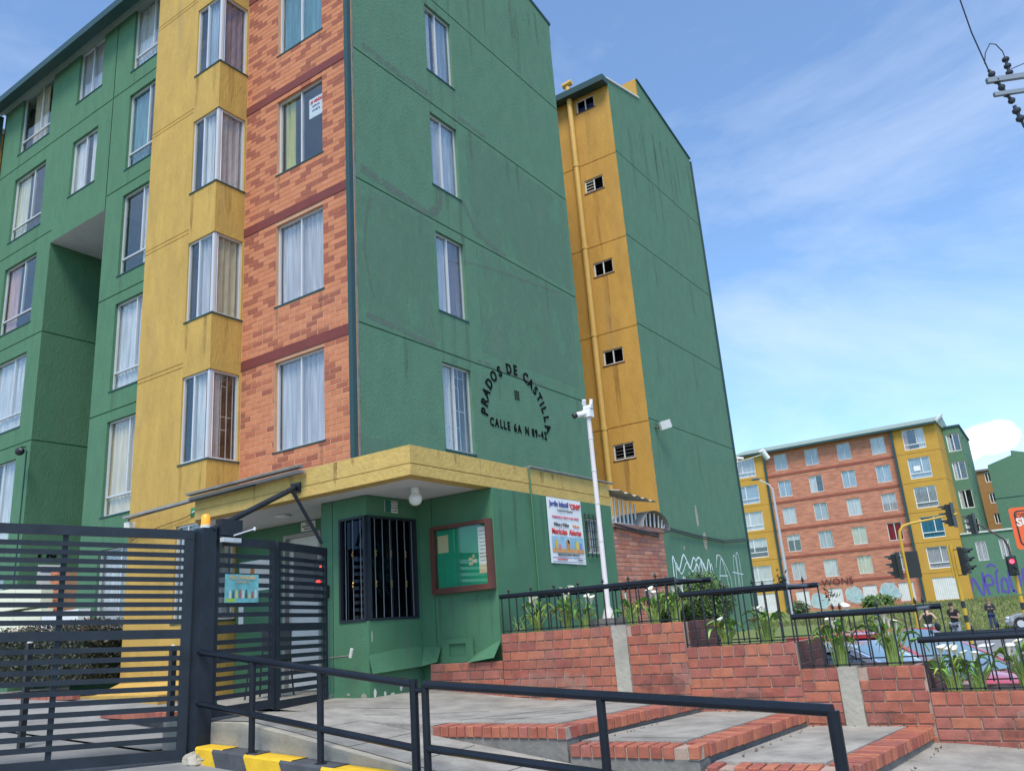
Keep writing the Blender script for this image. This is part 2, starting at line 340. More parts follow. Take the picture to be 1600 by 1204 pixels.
def window(parent, B, u0, u1, z0, z1, mull=(.5,), transom=None, curtain='white', cspan=None, glass=None, fr=.03, inset=.06, grille=None, sill=None, light=True, czb=None, frame_m=None):
    """window part > frame pieces in one mesh, panes, curtain, sill, grille bars"""
    O, U, N = B; w = u1-u0; fm = frame_m or M_alu
    mb = MB(); d0, d1 = -inset-.04, -inset
    mb.ob(O,U,N,u0,u0+fr,d0,d1,z0,z1); mb.ob(O,U,N,u1-fr,u1,d0,d1,z0,z1)
    mb.ob(O,U,N,u0+fr,u1-fr,d0,d1,z0,z0+fr); mb.ob(O,U,N,u0+fr,u1-fr,d0,d1,z1-fr,z1)
    zb = z0
    if transom: mb.ob(O,U,N,u0+fr,u1-fr,d0-.002,d1+.004,transom-fr/2,transom+fr/2)
    edges = [u0+fr]
    for q in mull:
        um = u0+w*q; mb.ob(O,U,N,um-fr/2,um+fr/2,d0+.002,d1+.008,(transom or z0)+fr*.5,z1-fr); edges += [um]
    edges.append(u1-fr)
    root = part('window', mb, fm, parent)
    g = glass or M_glass
    for i in range(len(edges)-1):
        dn = -inset-.02+(.012 if i % 2 else -.006)
        p = MB().ob(O,U,N,edges[i]+.002,edges[i+1]-.002,dn-.003,dn,(transom or z0)+fr*.6,z1-fr*.6)
        part('pane', p, g, root)
    if transom:
        part('pane', MB().ob(O,U,N,u0+fr,u1-fr,-inset-.022,-inset-.019,z0+fr*.6,transom-fr*.4), g, root)
    if curtain:
        for cs in (cspan or [(0, 1, curtain)]):
            a, b, cn = cs; ua, ub = u0+w*a, u0+w*b; n = max(4, int((ub-ua)*44)); c = MB(); vs = []; zc = czb if czb else z0
            for k in range(n+1):
                u = ua+(ub-ua)*k/n; dn = -inset-.075-.018*math.sin(k*2*math.pi/5.3+u*3)-.008*math.sin(k*1.7)
                vs += [O+U*u+N*dn+Z_*zc, O+U*u+N*(dn+.004)+Z_*z1]
            c.add(vs, [(2*k, 2*k+2, 2*k+3, 2*k+1) for k in range(n)]); c.sm = True
            part('curtain', c, M_curt[cn], root)
    if sill is not None:
        part('sill', MB().ob(O,U,N,u0-.03,u1+.03,-.05,.014,z0-.026,z0-.002), sill, root)
    if grille:
        gm, nv, zsplit = grille
        for k in range(nv):
            u = u0+w*(k+.5)/nv
            part('bar', MB().ob(O,U,N,u-.006,u+.006,-inset-.075,-inset-.062,z0+.01,z1-.01), gm, root)
        for k, z in enumerate(zsplit):
            part('bar', MB().ob(O,U,N,u0+w*((k % 3)/nv+.02),u0+w*min(1, (k % 3+2.5)/nv),-inset-.085,-inset-.076,z0+(z1-z0)*z-.006,z0+(z1-z0)*z+.006), gm, root)
    return root
FL = [2.03+2.425*k for k in range(6)]        # window sill levels, storey by storey
def J(k): return 3.67+2.44*(k)               # joints

# ================================================================== GROUND
def smooth(a, b, x):
    t = max(0, min(1, (x-a)/(b-a))); return t*t*(3-2*t)
def street_z(x): return .2-.055*max(-14, min(6, x))
def ramp_z(x): return min(.93, .52-.14*(x+3.8))
def land_z(x, y):
    hL = 1.08; hR = -.3 if y < 30 else -.3-.2*smooth(30, 45, y)
    xe = -3.9 if y < 16 else (-3.9-2.6*smooth(16, 26, y))
    hl = hL+( -.45-hL)*smooth(26, 38, y)
    z = hl+(hR-hl)*smooth(xe-.4, xe+.4+max(0, (y-18)*.25), x)
    z += (1.12-z)*smooth(54, 70, y)
    return z
def grid(xs, ys, fz):
    mb = MB(); vs = [(x, y, fz(x, y)) for y in ys for x in xs]; n = len(xs)
    return mb.add(vs, [(j*n+i, j*n+i+1, (j+1)*n+i+1, (j+1)*n+i) for j in range(len(ys)-1) for i in range(n-1)])
def frange(a, b, s):
    n = max(1, int(round((b-a)/s))); return [a+(b-a)*i/n for i in range(n+1)]
def struct(name, mb, m, smooth=None):
    o = part(name, mb, m, None, smooth=smooth); o['kind'] = 'structure'; return o
# big sheet to the horizon
struct('ground', grid([-900, -300, -80, 60, 300, 900], [-900, -200, -40, 60, 300, 1200], lambda x, y: -1.6), M_grass)
struct('street', grid(frange(-40, 30, 1.0), frange(-30, 5.28, .9)+[], lambda x, y: street_z(x)), M_asph, True)
g = grid(frange(-60, 60, 1.0), frange(9.15, 100, .9), land_z); g.sm = True
struct('lawn', g, M_grass)
# road behind the planters
g = grid(frange(-5.2, 30, 1.1), frange(20, 54, 1.0), lambda x, y: land_z(x, y)+.012); g.sm = True
rd = MB()
for f in g.f:
    c = sum((Vector(g.v[i]) for i in f), Vector())/4
    if c.x > -4.8-(c.y-20)*.10+(2.6*smooth(30, 22, c.y)): rd.add([g.v[i] for i in f], [(0, 1, 2, 3)])
rd.sm = True
struct('road', rd, M_road)
g = grid(frange(-3.3, 14, .8), frange(9.2, 20.5, .8), lambda x, y: land_z(x, y)+.016 if x > -3.2 else land_z(x, y)+.016); struct('parking_pavement', g, M_road, True)
rm = MB()
g = grid(frange(-14, 30, 1.1), frange(41, 54, 1.0), lambda x, y: land_z(x, y)+.02); struct('avenue', g, M_road, True)
for k in range(7):
    x0 = -4.2+k*.9; rm.add([(x0, 35.5, land_z(x0, 35.5)+.028), (x0+.5, 35.5, land_z(x0, 35.5)+.028), (x0+.3, 40, land_z(x0, 40)+.03), (x0-.2, 40, land_z(x0, 40)+.03)], [(0, 1, 2, 3)])
struct('crosswalk', rm, M_paint)
# inner yard behind the gate
g = grid([-40, -24, -16, -12, -9.2, -8.2], [5.28, 6.1, 6.9, 8.25, 20], lambda x, y: street_z(x)+.02+.12*smooth(6, 7, y)); struct('driveway', g, M_asph)
# door landing and ramp
ld = MB(); ld.add([(-9.9, 6.75, .965), (-8.0, 6.4, .95), (-6.9, 6.14, .93), (-6.75, 8.5, .93), (-9.9, 8.5, .965)], [(0, 1, 2, 3, 4)]); ld.prism([(-9.9, 6.75, .96), (-8.0, 6.4, .945), (-8.0, 6.4, .4), (-9.9, 6.75, .4)], (0, .05, 0))
struct('door_landing', ld, M_conc)
rp = MB(); xs = frange(-8.2, -1.2, .7)
def redge(x): return 5.30+(x+7.2)*-.078
for i in range(len(xs)-1):
    a, b = xs[i], xs[i+1]
    rp.add([(a, redge(a), ramp_z(a)), (b, redge(b), ramp_z(b)), (b, 6.3, ramp_z(b)-.01), (a, 6.3, ramp_z(a)-.01)], [(0, 1, 2, 3)])
    rp.add([(a, redge(a), .0), (b, redge(b), .0), (b, redge(b), ramp_z(b)), (a, redge(a), ramp_z(a))], [(0, 1, 2, 3)])
struct('ramp', rp, M_conc2)
# thin pale wearing strip of the ramp surface
rp2 = MB()
for i in range(len(xs)-1):
    a, b = xs[i]+.006, xs[i+1]-.006
    rp2.add([(a, redge(a)+.1, ramp_z(a)+.006), (b, redge(b)+.1, ramp_z(b)+.006), (b, 6.12, ramp_z(b)+.006), (a, 6.12, ramp_z(a)+.006)], [(0, 1, 2, 3)])
struct('ramp_surface', rp2, M_conc)
# striped kerb: painted blocks
kb_root = bpy.data.objects.new('kerb', None); COL.objects.link(kb_root); kb_root['kind'] = 'structure'
xk = -7.12; i = 0; kw = [.28, .50, .52, .55, .56, .48, .5, .5, .5, .5, .5, .5, .5]
def kz(x): return .715-.055*(x+6.6)
for w in kw:
    mb = MB(); a, b = xk+.004, xk+w-.004; ya, yb = redge(a), redge(b); sk = .15
    mb.add([(a-sk*.0, ya-.21, kz(a)-.26), (b+sk, yb-.21, kz(b)-.26), (b, yb-.185, kz(b)-.02), (a-sk, ya-.185, kz(a)-.02), (a-sk, ya-.17, kz(a)), (b, yb-.17, kz(b)), (b, yb, kz(b)), (a-sk, ya, kz(a))],
           [(0, 1, 2, 3), (3, 2, 5, 4), (4, 5, 6, 7)])
    part('kerb_block', mb, M_kyel if i % 2 == 0 else M_kblack, kb_root); xk += w; i += 1
mb = MB(); rk = random.Random(3)
mb.ball((-7.28, 5.14, .58), .15, 16, 10, (1.1, .8, .75)); mb.ball((-7.14, 5.17, .64), .10, 12, 8, (1.2, .7, .9)); mb.ball((-7.2, 5.08, .60), .08, 10, 7)
mb.v = [tuple(c+rk.uniform(-.018, .018) for c in v) for v in mb.v]
tag(part('concrete_footing', mb, M_conc2, None, smooth=False), 'crumbling concrete footing lump at the foot of the gate post', 'footing')

# ------------------------------------------------------------------ brick helpers
_bm = {}
def brickmesh(l, d, h, m, bev=.004):
    key = (round(l, 3), round(d, 3), round(h, 3), m.name)
    if key not in _bm:
        b = MB(); x, y, z = l/2, d/2, h/2; e = bev
        b.add([(-x+e,-y,-z+e),(x-e,-y,-z+e),(x-e,-y,z-e),(-x+e,-y,z-e),(-x,-y+e,-z),(x,-y+e,-z),(x,-y+e,z),(-x,-y+e,z),(-x,y,-z),(x,y,-z),(x,y,z),(-x,y,z)],
              [(0,1,2,3),(4,5,1,0),(5,6,2,1),(6,7,3,2),(7,4,0,3),(5,9,10,6),(7,6,10,11),(4,7,11,8),(8,9,5,4)])
        _bm[key] = b.mesh('brick', m)
    return _bm[key]
def place_bricks(parent, B, u0, u1, z0, z1, bl, bh, m, holes=(), joint=.01, depth=.03, proud=.006, lim=10**9, rest=None, dark=None, offs=0):
    """running bond; individual objects while lim lasts, the rest joined"""
    O, U, N = B; rz = math.atan2(U.y, U.x); rows = max(1, int(round((z1-z0)/bh))); bh = (z1-z0)/rows; cnt = 0; base = wl(parent)
    for r in range(rows):
        z = z0+bh*(r+.5); off = (bl/2 if (r+offs) % 2 else 0); u = u0-off
        while u < u1-1e-4:
            a, b = max(u, u0), min(u+bl, u1); u += bl
            segs = [(a, b)]
            for h in holes:
                if h[2] < z+bh*.3 and h[3] > z-bh*.3:
                    ns = []
                    for (p, q) in segs:
                        if h[1] <= p or h[0] >= q: ns.append((p, q)); continue
                        if h[0] > p: ns.append((p, h[0]))
                        if h[1] < q: ns.append((h[1], q))
                    segs = ns
            for (p, q) in segs:
                l = q-p-joint
                if l < .03: continue
                l = round(l/.01)*.01
                c = O+U*((p+q)/2)+N*(proud-depth/2+random.uniform(-.0015, .0015))+Z_*z
                if cnt < lim:
                    inst('brick', brickmesh(l, depth, bh-joint, m), parent, c-base, (0, random.uniform(-.004, .004), rz)); cnt += 1
                elif rest is not None:
                    rest[hash((round(u*7, 2), r)) % len(rest)].ob(O, U, N, p+joint/2, q-joint/2, proud-depth, proud, z-bh/2+joint/2, z+bh/2-joint/2)
    return cnt

# ================================================================== STEPPED LANDINGS
def landing(zt, fl, fr_, br, bl_, zlow, label_k, front_from=None):
    """slab with brick-on-edge nosing along its front and right edges"""
    o = bpy.data.objects.new('stair_landing', None); COL.objects.link(o); o['kind'] = 'structure'; o.location = (fr_[0], fr_[1], zlow)
    fl, fr_, br, bl_ = [Vector((*p, 0)) for p in (fl, fr_, br, bl_)]
    e = .21; ux = (fr_-fl).normalized(); uy = (br-fr_).normalized()
    inner = [fl+Vector((0, e, 0)), fr_+Vector((-e, e, 0)), br+Vector((-e, 0, 0)), bl_]
    part('slab', MB().prism([(p.x, p.y, zlow) for p in inner], (0, 0, zt-zlow)), M_conc, o)
    base = MB()
    base.prism([(fl.x, fl.y+.015, zlow), (fr_.x-.015, fr_.y+.015, zlow), (fr_.x-.015, fr_.y+e+.01, zlow), (fl.x, fl.y+e+.01, zlow)], (0, 0, zt-.1-zlow))
    base.prism([(fr_.x-e-.01, fr_.y+e, zlow), (fr_.x-.015, fr_.y+e, zlow), (br.x-.015, br.y, zlow), (br.x-e-.01, br.y, zlow)], (0, 0, zt-.102-zlow))
    part('footing', base, M_concd, o)
    bw = .093
    n = int((fr_-fl).length/bw); me = brickmesh(bw-.010, e, .09, M_rbrick, .006)
    for k in range(n):
        p = fl+ux*((k+.5)*(fr_-fl).length/n)+Vector((0, e/2, zt-.052+random.uniform(-.003, .003)))
        if random.random() < .03: continue
        inst('brick', me, o, p-wl(o), (0, random.uniform(-.02, .02), math.atan2(ux.y, ux.x)+random.uniform(-.02, .02)))
    n = int((br-fr_).length/bw)
    for k in range(2, n):
        p = fr_+uy*((k+.5)*(br-fr_).length/n)+Vector((-e/2, 0, zt-.052+random.uniform(-.003, .003)))
        inst('brick', me, o, p-wl(o), (random.uniform(-.02, .02), 0, math.atan2(uy.y, uy.x)+random.uniform(-.02, .02)))
    part('corner_mortar', MB().ob(fr_+Vector((-.1, .1, 0)), X_, Y_, -.0, .092, -.095, -.0, zt-.1, zt-.010), M_conc2, o)
    mo = MB(); mo.prism([(fl.x, fl.y+.02, zt-.1), (fr_.x-.02, fr_.y+.02, zt-.1), (fr_.x-.02, fr_.y+e, zt-.1), (fl.x, fl.y+e, zt-.1)], (0, 0, .076))
    mo.prism([(fr_.x-e, fr_.y+e, zt-.1), (fr_.x-.02, fr_.y+e, zt-.1), (br.x-.02, br.y, zt-.1), (br.x-e, br.y, zt-.1)], (0, 0, .076))
    part('mortar', mo, M_mortar_r, o)
    return o
landing(.80, (-5.25, 6.16), (-3.79, 6.12), (-3.47, 8.2), (-5.8, 8.3), .2, 1)
landing(.67, (-3.77, 6.10), (-2.66, 6.12), (-2.46, 8.2), (-3.46, 8.2), .1, 2)
landing(.54, (-2.62, 6.08), (-1.62, 6.15), (-1.41, 8.2), (-2.45, 8.2), .0, 3)
mb = MB(); mb.add([(-6.92, 6.13, .944), (-6.0, 6.13, .835), (-5.24, 6.17, .797), (-5.24, 8.3, .797), (-6.92, 8.45, .944)], [(0, 1, 2, 3, 4)]); mb.add([(-6.92, 6.13, .4), (-6.0, 6.13, .4), (-5.24, 6.17, .4), (-6.92, 6.13, .944), (-6.0, 6.13, .835), (-5.24, 6.17, .797)], [(0, 1, 4, 3), (1, 2, 5, 4)])
struct('upper_walk', mb, M_conc)
struct('sidewalk', MB().add([(-1.75, 5.0, .36), (8, 5.0, -.3), (8, 8.2, -.3), (-1.2, 8.2, .405), (-1.75, 8.2, .42)], [(0, 1, 2, 3, 4)]), M_conc)

wk = bpy.data.objects.new('slab_joints', None); COL.objects.link(wk); wk['kind'] = 'structure'
for a, b, z in [((-6.75, 6.5), (-5.75, 7.35), .0), ((-6.3, 6.35), (-5.35, 7.2), 0), ((-5.2, 6.5), (-4.2, 7.9), .80), ((-4.75, 6.45), (-4.0, 7.4), .80), ((-5.1, 6.62), (-4.2, 6.6), .80), ((-3.5, 6.5), (-2.75, 6.48), .67), ((-3.45, 7.9), (-3.0, 7.75), .67), ((-1.3, 7.0), (0.8, 7.1), .0)]:
    def zz(x): return z+.0035 if z else ((.835+(x+6.0)*-.0500 if x > -6.0 else .835-(x+6.0)*.118)+.004 if x < -5 else .36+(x+1.75)*-.068+.012)
    pts = [Vector((a[0]+(b[0]-a[0])*q/8, a[1]+(b[1]-a[1])*q/8+random.uniform(-.012, .012), 0)) for q in range(9)]
    vs = []
    for p in pts: vs += [(p.x-.004, p.y+.005, zz(p.x)), (p.x+.004, p.y-.005, zz(p.x))]
    part('joint', MB().add(vs, [(2*q, 2*q+1, 2*q+3, 2*q+2) for q in range(8)]), M_iron, wk)
wd = MB(); rw_ = random.Random(12)
for (x0, y0, x1, y1, z) in [(-6.9, 8.15, -5.9, 8.15, .82), (-5.8, 8.15, -3.6, 8.17, .80), (-3.4, 8.17, -2.5, 8.17, .67), (-2.4, 8.17, -1.5, 8.17, .54), (-3.6, 6.1, -3.5, 8.0, .67), (-2.5, 6.3, -2.4, 8.0, .54), (-1.4, 6.3, -1.35, 8.1, .40), (-1.3, 8.17, .5, 8.17, .38)]:
    for k in range(13):
        q = rw_.random(); x = x0+(x1-x0)*q+rw_.uniform(-.02, .02); y = y0+(y1-y0)*q+rw_.uniform(-.03, .02); h = rw_.uniform(.008, .03); a = rw_.uniform(0, 6.3)
        wd.add([(x-.004, y, z), (x+.004, y, z), (x+h*.6*math.cos(a), y+h*.6*math.sin(a), z+h)], [(0, 1, 2)]); s_ = rw_.uniform(.003, .008); wd.box(x-s_, x+s_, y-s_, y+s_, z-.002, z+.006)
o_ = part('debris', wd, mat('debris_brown', (.10, .085, .05), .9, var=.4, vscale=20)); o_['kind'] = 'stuff'; o_['label'] = 'dry leaves, grit and weeds along the wall foot and step edges'; o_['category'] = 'debris'
# ================================================================== PLANTERS
PL = [(-5.87, -3.57, 1.54, .78, 'first and highest brick planter beside the green guard booth'),
      (-3.57, -2.46, 1.28, .55, 'second brick planter, in front of the round shrub'),
      (-2.46, -1.385, 1.035, .42, 'third brick planter with a concrete strip down its middle'),
      (-1.385, 1.6, .81, .2, 'lowest brick planter at the street end with dark stains')]
YF, YB = 8.2, 9.12
planters = []
for i, (xa, xb, zt, zb, lab) in enumerate(PL):
    t = thing('brick_planter', lab, 'planter', ((xa+xb)/2, YF, zb), 'stepped brick planters'); planters.append(t)
    core = MB(); core.ob(*front(YF+.012), xa, xb-.001, -.12, 0, zb-.2, zt-.012)
    part('mortar_core', core, M_mortar_r, t)
    cols = []
    if i == 0: cols = [(-4.4, -4.22)]
    if i == 2: cols = [(-2.12, -1.94)]
    holes = [(c[0], c[1], 0, 3) for c in cols]
    for c in cols: part('concrete_column', MB().ob(*front(YF), c[0]+.004, c[1]-.004, -.1, .012, zb-.1, zt+.004), M_conc2, t)
    place_bricks(t, front(YF), xa, xb, zb-.05, zt-.11, .235, .094, M_rbrick, holes, joint=.011, depth=.05, proud=.004, offs=i)
    n = int((xb-xa)/.118)                                     # soldier course on top
    me = brickmesh(.107, .11, .1, M_rbrick)
    for k in range(n):
        u = xa+(xb-xa)*(k+.5)/n
        if any(c[0]-.04 < u < c[1]+.04 for c in cols): continue
        inst('brick', me, t, Vector((u, YF-.004+.055, zt-.055))-wl(t), (0, random.uniform(-.01, .01), 0))
    # left return: the next higher planter's end wall, side facing +X
    sB = side(xb); part('end_wall', MB().ob(*sB, YF+.03, YB, -.11, -.012, zb-.4, zt-.008), M_mortar_r, t)
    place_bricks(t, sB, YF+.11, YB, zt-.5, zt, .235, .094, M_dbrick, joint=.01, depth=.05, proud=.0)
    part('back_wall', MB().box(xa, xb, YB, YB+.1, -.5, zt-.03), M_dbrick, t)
    sl = grid(frange(xa+.02, xb-.12, .12), frange(YF+.11, YB, .13), lambda x, y: zt-.05+random.uniform(-.02, .025)); part('soil', sl, M_soil, t, smooth=True)
# low brick plinth under the booth front
t = thing('brick_plinth', 'low reddish brick plinth under the green metal flashing of the booth', 'wall', (-6.4, 8.2, .75))
part('mortar_core', MB().ob(*front(8.215), -6.98, -5.89, -.1, 0, .6, 1.235), M_mortar_r, t)
place_bricks(t, front(8.2), -6.98, -5.87, .74, 1.24, .235, .1, M_rbrick, joint=.012, depth=.05, proud=.0)

# planter fences --------------------------------------------------
def fence(xa, xb, z0, zr, lab, back_x=None, fin=(.5,), by=9.05):
    t = thing('planter_fence', lab, 'fence', ((xa+xb)/2, YF+.04, z0), 'black iron fences on the planters')
    y = YF+.03
    def run(xa, xb, y, zr, step, top=.0):
        part('handrail', MB().tube([(xa-.02, y, zr), (xb+.01, y, zr)], .027, 12), M_rail, t)
        part('bottom_bar', MB().box(xa, xb, y-.006, y+.006, z0+.012, z0+.024), M_iron, t)
        n = max(2, int((xb-xa)/step))
        for k in range(n+1):
            x = xa+(xb-xa)*k/n; zz = zr
            b = MB().box(x-.006, x+.006, y-.006, y+.006, z0-(.12 if k in (0, n) else .0), zr-.012)
            bar = part('baluster', b, M_iron, t, loc=(x, y, z0))
            if k % 3 == 1:
                f = MB().tube([(x, y, zr), (x, y, zr+.05), (x, y, zr+.065), (x, y, zr+.10)], [.005, .006, .016, .002], 6); f.box(x-.022, x+.022, y-.004, y+.004, zr+.045, zr+.053)
                part('finial', f, M_iron, bar)
            elif k % 3 == 0:
                part('knot', MB().ball((x, y, (z0+zr)/2+.03), .013, 6, 5), M_iron, bar)
    run(xa, xb, y, zr, .105)
    run(xa+.02, xb+.08, by, zr, .13)
    x = xb-.005
    part('side_rail', MB().tube([(x, y, zr), (x, by, zr)], .014, 8), M_rail, t)
    return t
fence(-5.85, -3.62, 1.545, 1.96, 'black fence with two rails on the highest planter')
fence(-3.56, -2.47, 1.285, 1.80, 'black fence on the second planter in front of the round shrub')
fence(-2.44, -1.36, 1.04, 1.505, 'black fence on the third planter in front of the silver blue car')
fence(-1.38, 1.6, .815, 1.24, 'black fence on the lowest planter in front of the red car')

# ================================================================== MAIN BUILDING
mainb = thing('apartment_building', 'tall green, yellow and brick apartment block with the arched lettering', 'building', (-12, 11, 1))
YFc = 8.25; XE = -8.17
ZR = 15.35
GR = .035
def joints(u0, u1, ks, g=.018, off=0): return [(u0, u1, J(k)+off-.014, J(k)+off+.014, g) for k in ks]
# --- end wall facing +X
ew = [(10.23, 11.02, z, z+1.5) for z in FL[1:6]]
mb = MB(); wallgrid(mb, side(XE), YFc+.0, 15.13, 3.0, ZR, ew+joints(YFc, 15.13, (1, 2, 3, 4), off=.02))
mb.add([(XE, YFc, ZR), (XE, 10.3, ZR), (XE, 10.3, 16.15), (XE, YFc, ZR+.25)], [(0, 1, 2, 3)])
mb.add([(XE, 10.3, ZR), (XE, 15.13, ZR), (XE, 15.13, 15.98), (XE, 10.3, 16.85)], [(0, 1, 2, 3)])
part('end_wall', mb, M_green, mainb)
pt = MB(); pt.add([(XE-.02, 15.2, 15.93), (XE+.02, 15.2, 15.93), (XE+.02, 10.3, 16.82), (XE-.02, 10.3, 16.82), (XE-.02, 15.2, 16.0), (XE+.02, 15.2, 16.0), (XE+.02, 10.3, 16.9), (XE-.02, 10.3, 16.9)], [(0,1,2,3),(4,5,6,7),(0,1,5,4),(1,2,6,5),(2,3,7,6)])
part('roof_flashing', pt, M_pipeg, mainb)
cs = [None, ('beige', [(0, .45, 'white'), (.55, 1, 'grey')]), ('white', [(0, .52, 'white'), (.5, 1, 'mirror')]), ('white', None), ('grey', [(0, .4, 'white'), (.6, 1, 'grey')]), ('grey', None)]
for k in range(1, 6):
    c = [None, ('white', [(0, .55, 'white')]), ('white', [(0, .45, 'white'), (.5, 1, 'brownc')]), ('white', None), ('grey', [(0, .3, 'white'), (.5, 1, 'grey')]), ('grey', None)][k]
    window(mainb, side(XE), 10.23, 11.02, FL[k], FL[k]+1.5, (.45,), None, c[0], c[1], glass=M_glassb if k > 1 else M_glass, sill=M_pipeg, grille=(M_offw, 5, (.15, .3, .5, .62, .78, .9)) if k == 1 else None)
# --- brick column
bh = [(-10.0, -8.87, z+.0, z+1.46) for z in FL[1:6]]
bands = [J(k)-.06 for k in (1, 2, 3, 4)]
mb = MB(); wallgrid(mb, front(YFc), -10.84, XE, 3.3, ZR, bh)
part('brick_backing', mb, M_mortar, mainb)
rest = [MB() for _ in range(6)]; cnt = 0
hol = [(h[0], h[1], h[2], h[3]) for h in bh]+[(-11, -8, b-.085, b+.085) for b in bands]
zlv = [3.65]+[b+.085 for b in bands]; ztop = [b-.085 for b in bands]+[ZR-.05]
for i in range(5):
    lim = max(0, 300-cnt)
    cnt += place_bricks(mainb, front(YFc), -10.83, XE-.09, zlv[i], ztop[i], .26, .088, M_brick, hol, joint=.009, depth=.03, proud=.004, lim=lim, rest=rest)
rmats = [mat('brick_tone_%d' % i, c, .85, bump=.5, bscale=60, var=.12, vscale=9) for i, c in enumerate([OR[0], OR[1], OR[5], OR[3], OR[6], OR[2]])]
for i, mbx in enumerate(rest):
    if mbx.v: part('upper_bricks', mbx, rmats[i], mainb, kind='stuff')
for b in bands: part('floor_band', MB().ob(*front(YFc), -10.835, XE-.085, -.03, .014, b-.08, b+.08), M_band, mainb)
cur = [None, ('lace', None), ('lace', None), ('none', [(.05, .3, 'yellowc')]), ('teal', None), ('teal', None)]
for k in range(1, 6):
    window(mainb, front(YFc), -10.0, -8.87, FL[k]+.0, FL[k]+1.46, (.5,), None, cur[k][0], cur[k][1], sill=M_pipeg)
# for-sale card in the third window
card = part('sale_card', MB().ob(*front(YFc), -9.27, -8.92, -.078, -.075, FL[3]+.82, FL[3]+1.2), M_white, mainb)
text('lettering', 'SE VENDE', .075, *front(YFc), -9.095, FL[3]+1.12, M_red, card, off=-.072, sx=.85, bold=.002)
text('lettering', 'APTO 401', .05, *front(YFc), -9.10, FL[3]+1.03, M_blue, card, off=-.072, sx=.85)
text('lettering', '310 482 96', .05, *front(YFc), -9.10, FL[3]+.95, M_blue, card, off=-.072, sx=.85)
# downspout on the corner
dp = MB(); dp.box(XE-.085, XE-.005, YFc-.09, YFc-.012, 3.62, ZR+.3); part('downspout', dp, M_pipeg, mainb)
part('corner_strip', MB().ob(*side(XE), YFc+.005, YFc+.035, 0, .006, 3.7, ZR), M_concd, mainb)
# --- yellow bay with corner windows
YB_ = 7.65; XB0, XB1 = -12.86, -10.84; WB = -11.56
bayz = [(FL[k], FL[k]+1.45) for k in range(0, 6)]
mb = MB()
wallgrid(mb, front(YB_), XB0, XB1, .6, ZR+.1, [(WB, XB1, a, b) for a, b in bayz]+[(XB0, WB-.0, J(k)-.03, J(k)-.015, .012) for k in (1, 2, 3, 4)]+[(XB0, WB, J(k)+.045, J(k)+.06, .012) for k in (1, 2, 3, 4)], depth=.1)
wallgrid(mb, side(XB1), YB_, YFc, .6, ZR+.1, [(YB_, YFc-.03, a, b) for a, b in bayz], depth=.1)
mb.add([(XB0, YB_, .6), (XB0, YFc, .6), (XB0, YFc, ZR), (XB0, YB_, ZR)], [(0, 1, 2, 3)])
part('bay_wall', mb, M_yel, mainb)
bc = [('grey', 'lace'), ('white', 'lace'), ('lace', 'cream'), ('white', 'lace'), ('mirror', 'purple'), ('mirror', 'purple')]
for k, (a, b) in enumerate(bayz):
    gr = (M_offw, 5, (.2, .35, .5, .7, .85)) if k in (0, 1) else None
    spans = [(.28, 1, bc[k][0])] if k not in (0,) else None
    window(mainb, front(YB_), WB, XB1-.015, a, b, (.42,), None, bc[k][0], spans, inset=.03, sill=M_pipeg)
    sp = None if k != 1 else [(0, .35, 'pink'), (.2, .45, 'lace')]
    window(mainb, side(XB1), YB_+.015, YFc-.03, a, b, (), None, bc[k][1], sp, inset=.03, sill=M_pipeg, grille=gr)
    part('corner_mullion', MB().box(XB1-.045, XB1-.018, YB_+.02, YB_+.045, a, b), M_alu, mainb)
# --- green facade left
XL = -20.72
A = [(-14.82, -13.0, z-.36, z+1.45) for z in FL]; Bw = [(-17.1, -16.04, 11.6, 13.0), (-17.1, -16.04, 14.05, 15.42)]
Cw = [(-19.8, -18.3, z-.36, z+1.35) for z in FL]
mb = MB()
jt = joints(XL, XB0, (1, 2, 3, 4, 5))
wallgrid(mb, front(YFc), -15.46, XB0, .6, 15.5, [h for h in A]+joints(-15.46, XB0, (1, 2, 3, 4), off=.0))
wallgrid(mb, front(YFc), -17.72, -15.46, 10.68, 15.5, Bw+joints(-17.72, -15.46, (4,))+[(-15.5, -15.475, 10.68, 15.5, .018)])
wallgrid(mb, front(YFc), XL, -17.72, .6, 15.5, Cw+joints(XL, -17.72, (1, 2, 3, 4)))
part('front_wall', mb, M_green2, mainb)
mb = MB(); wallgrid(mb, side(-17.72), YFc, 11.2, .6, 10.68, joints(YFc, 11.2, (1, 2), off=0)); mb.add([(-15.46, YFc, .6), (-15.46, 11.2, .6), (-15.46, 11.2, 10.68), (-15.46, YFc, 10.68)], [(0, 3, 2, 1)])
mb.add([(-17.72, 11.2, .6), (-15.46, 11.2, .6), (-15.46, 11.2, 10.68), (-17.72, 11.2, 10.68)], [(0, 1, 2, 3)])
part('recess_wall', mb, M_green2, mainb)
part('recess_ceiling', MB().add([(-17.72, YFc+.001, 10.679), (-15.46, YFc+.001, 10.679), (-15.46, 11.2, 10.679), (-17.72, 11.2, 10.679)], [(3, 2, 1, 0)]), M_soffit, mainb)
ac = ['lace', 'cream', 'white', 'mirror', 'teal', 'white']; cc = ['white', 'cream', 'white', 'pink', 'cream', 'beige']
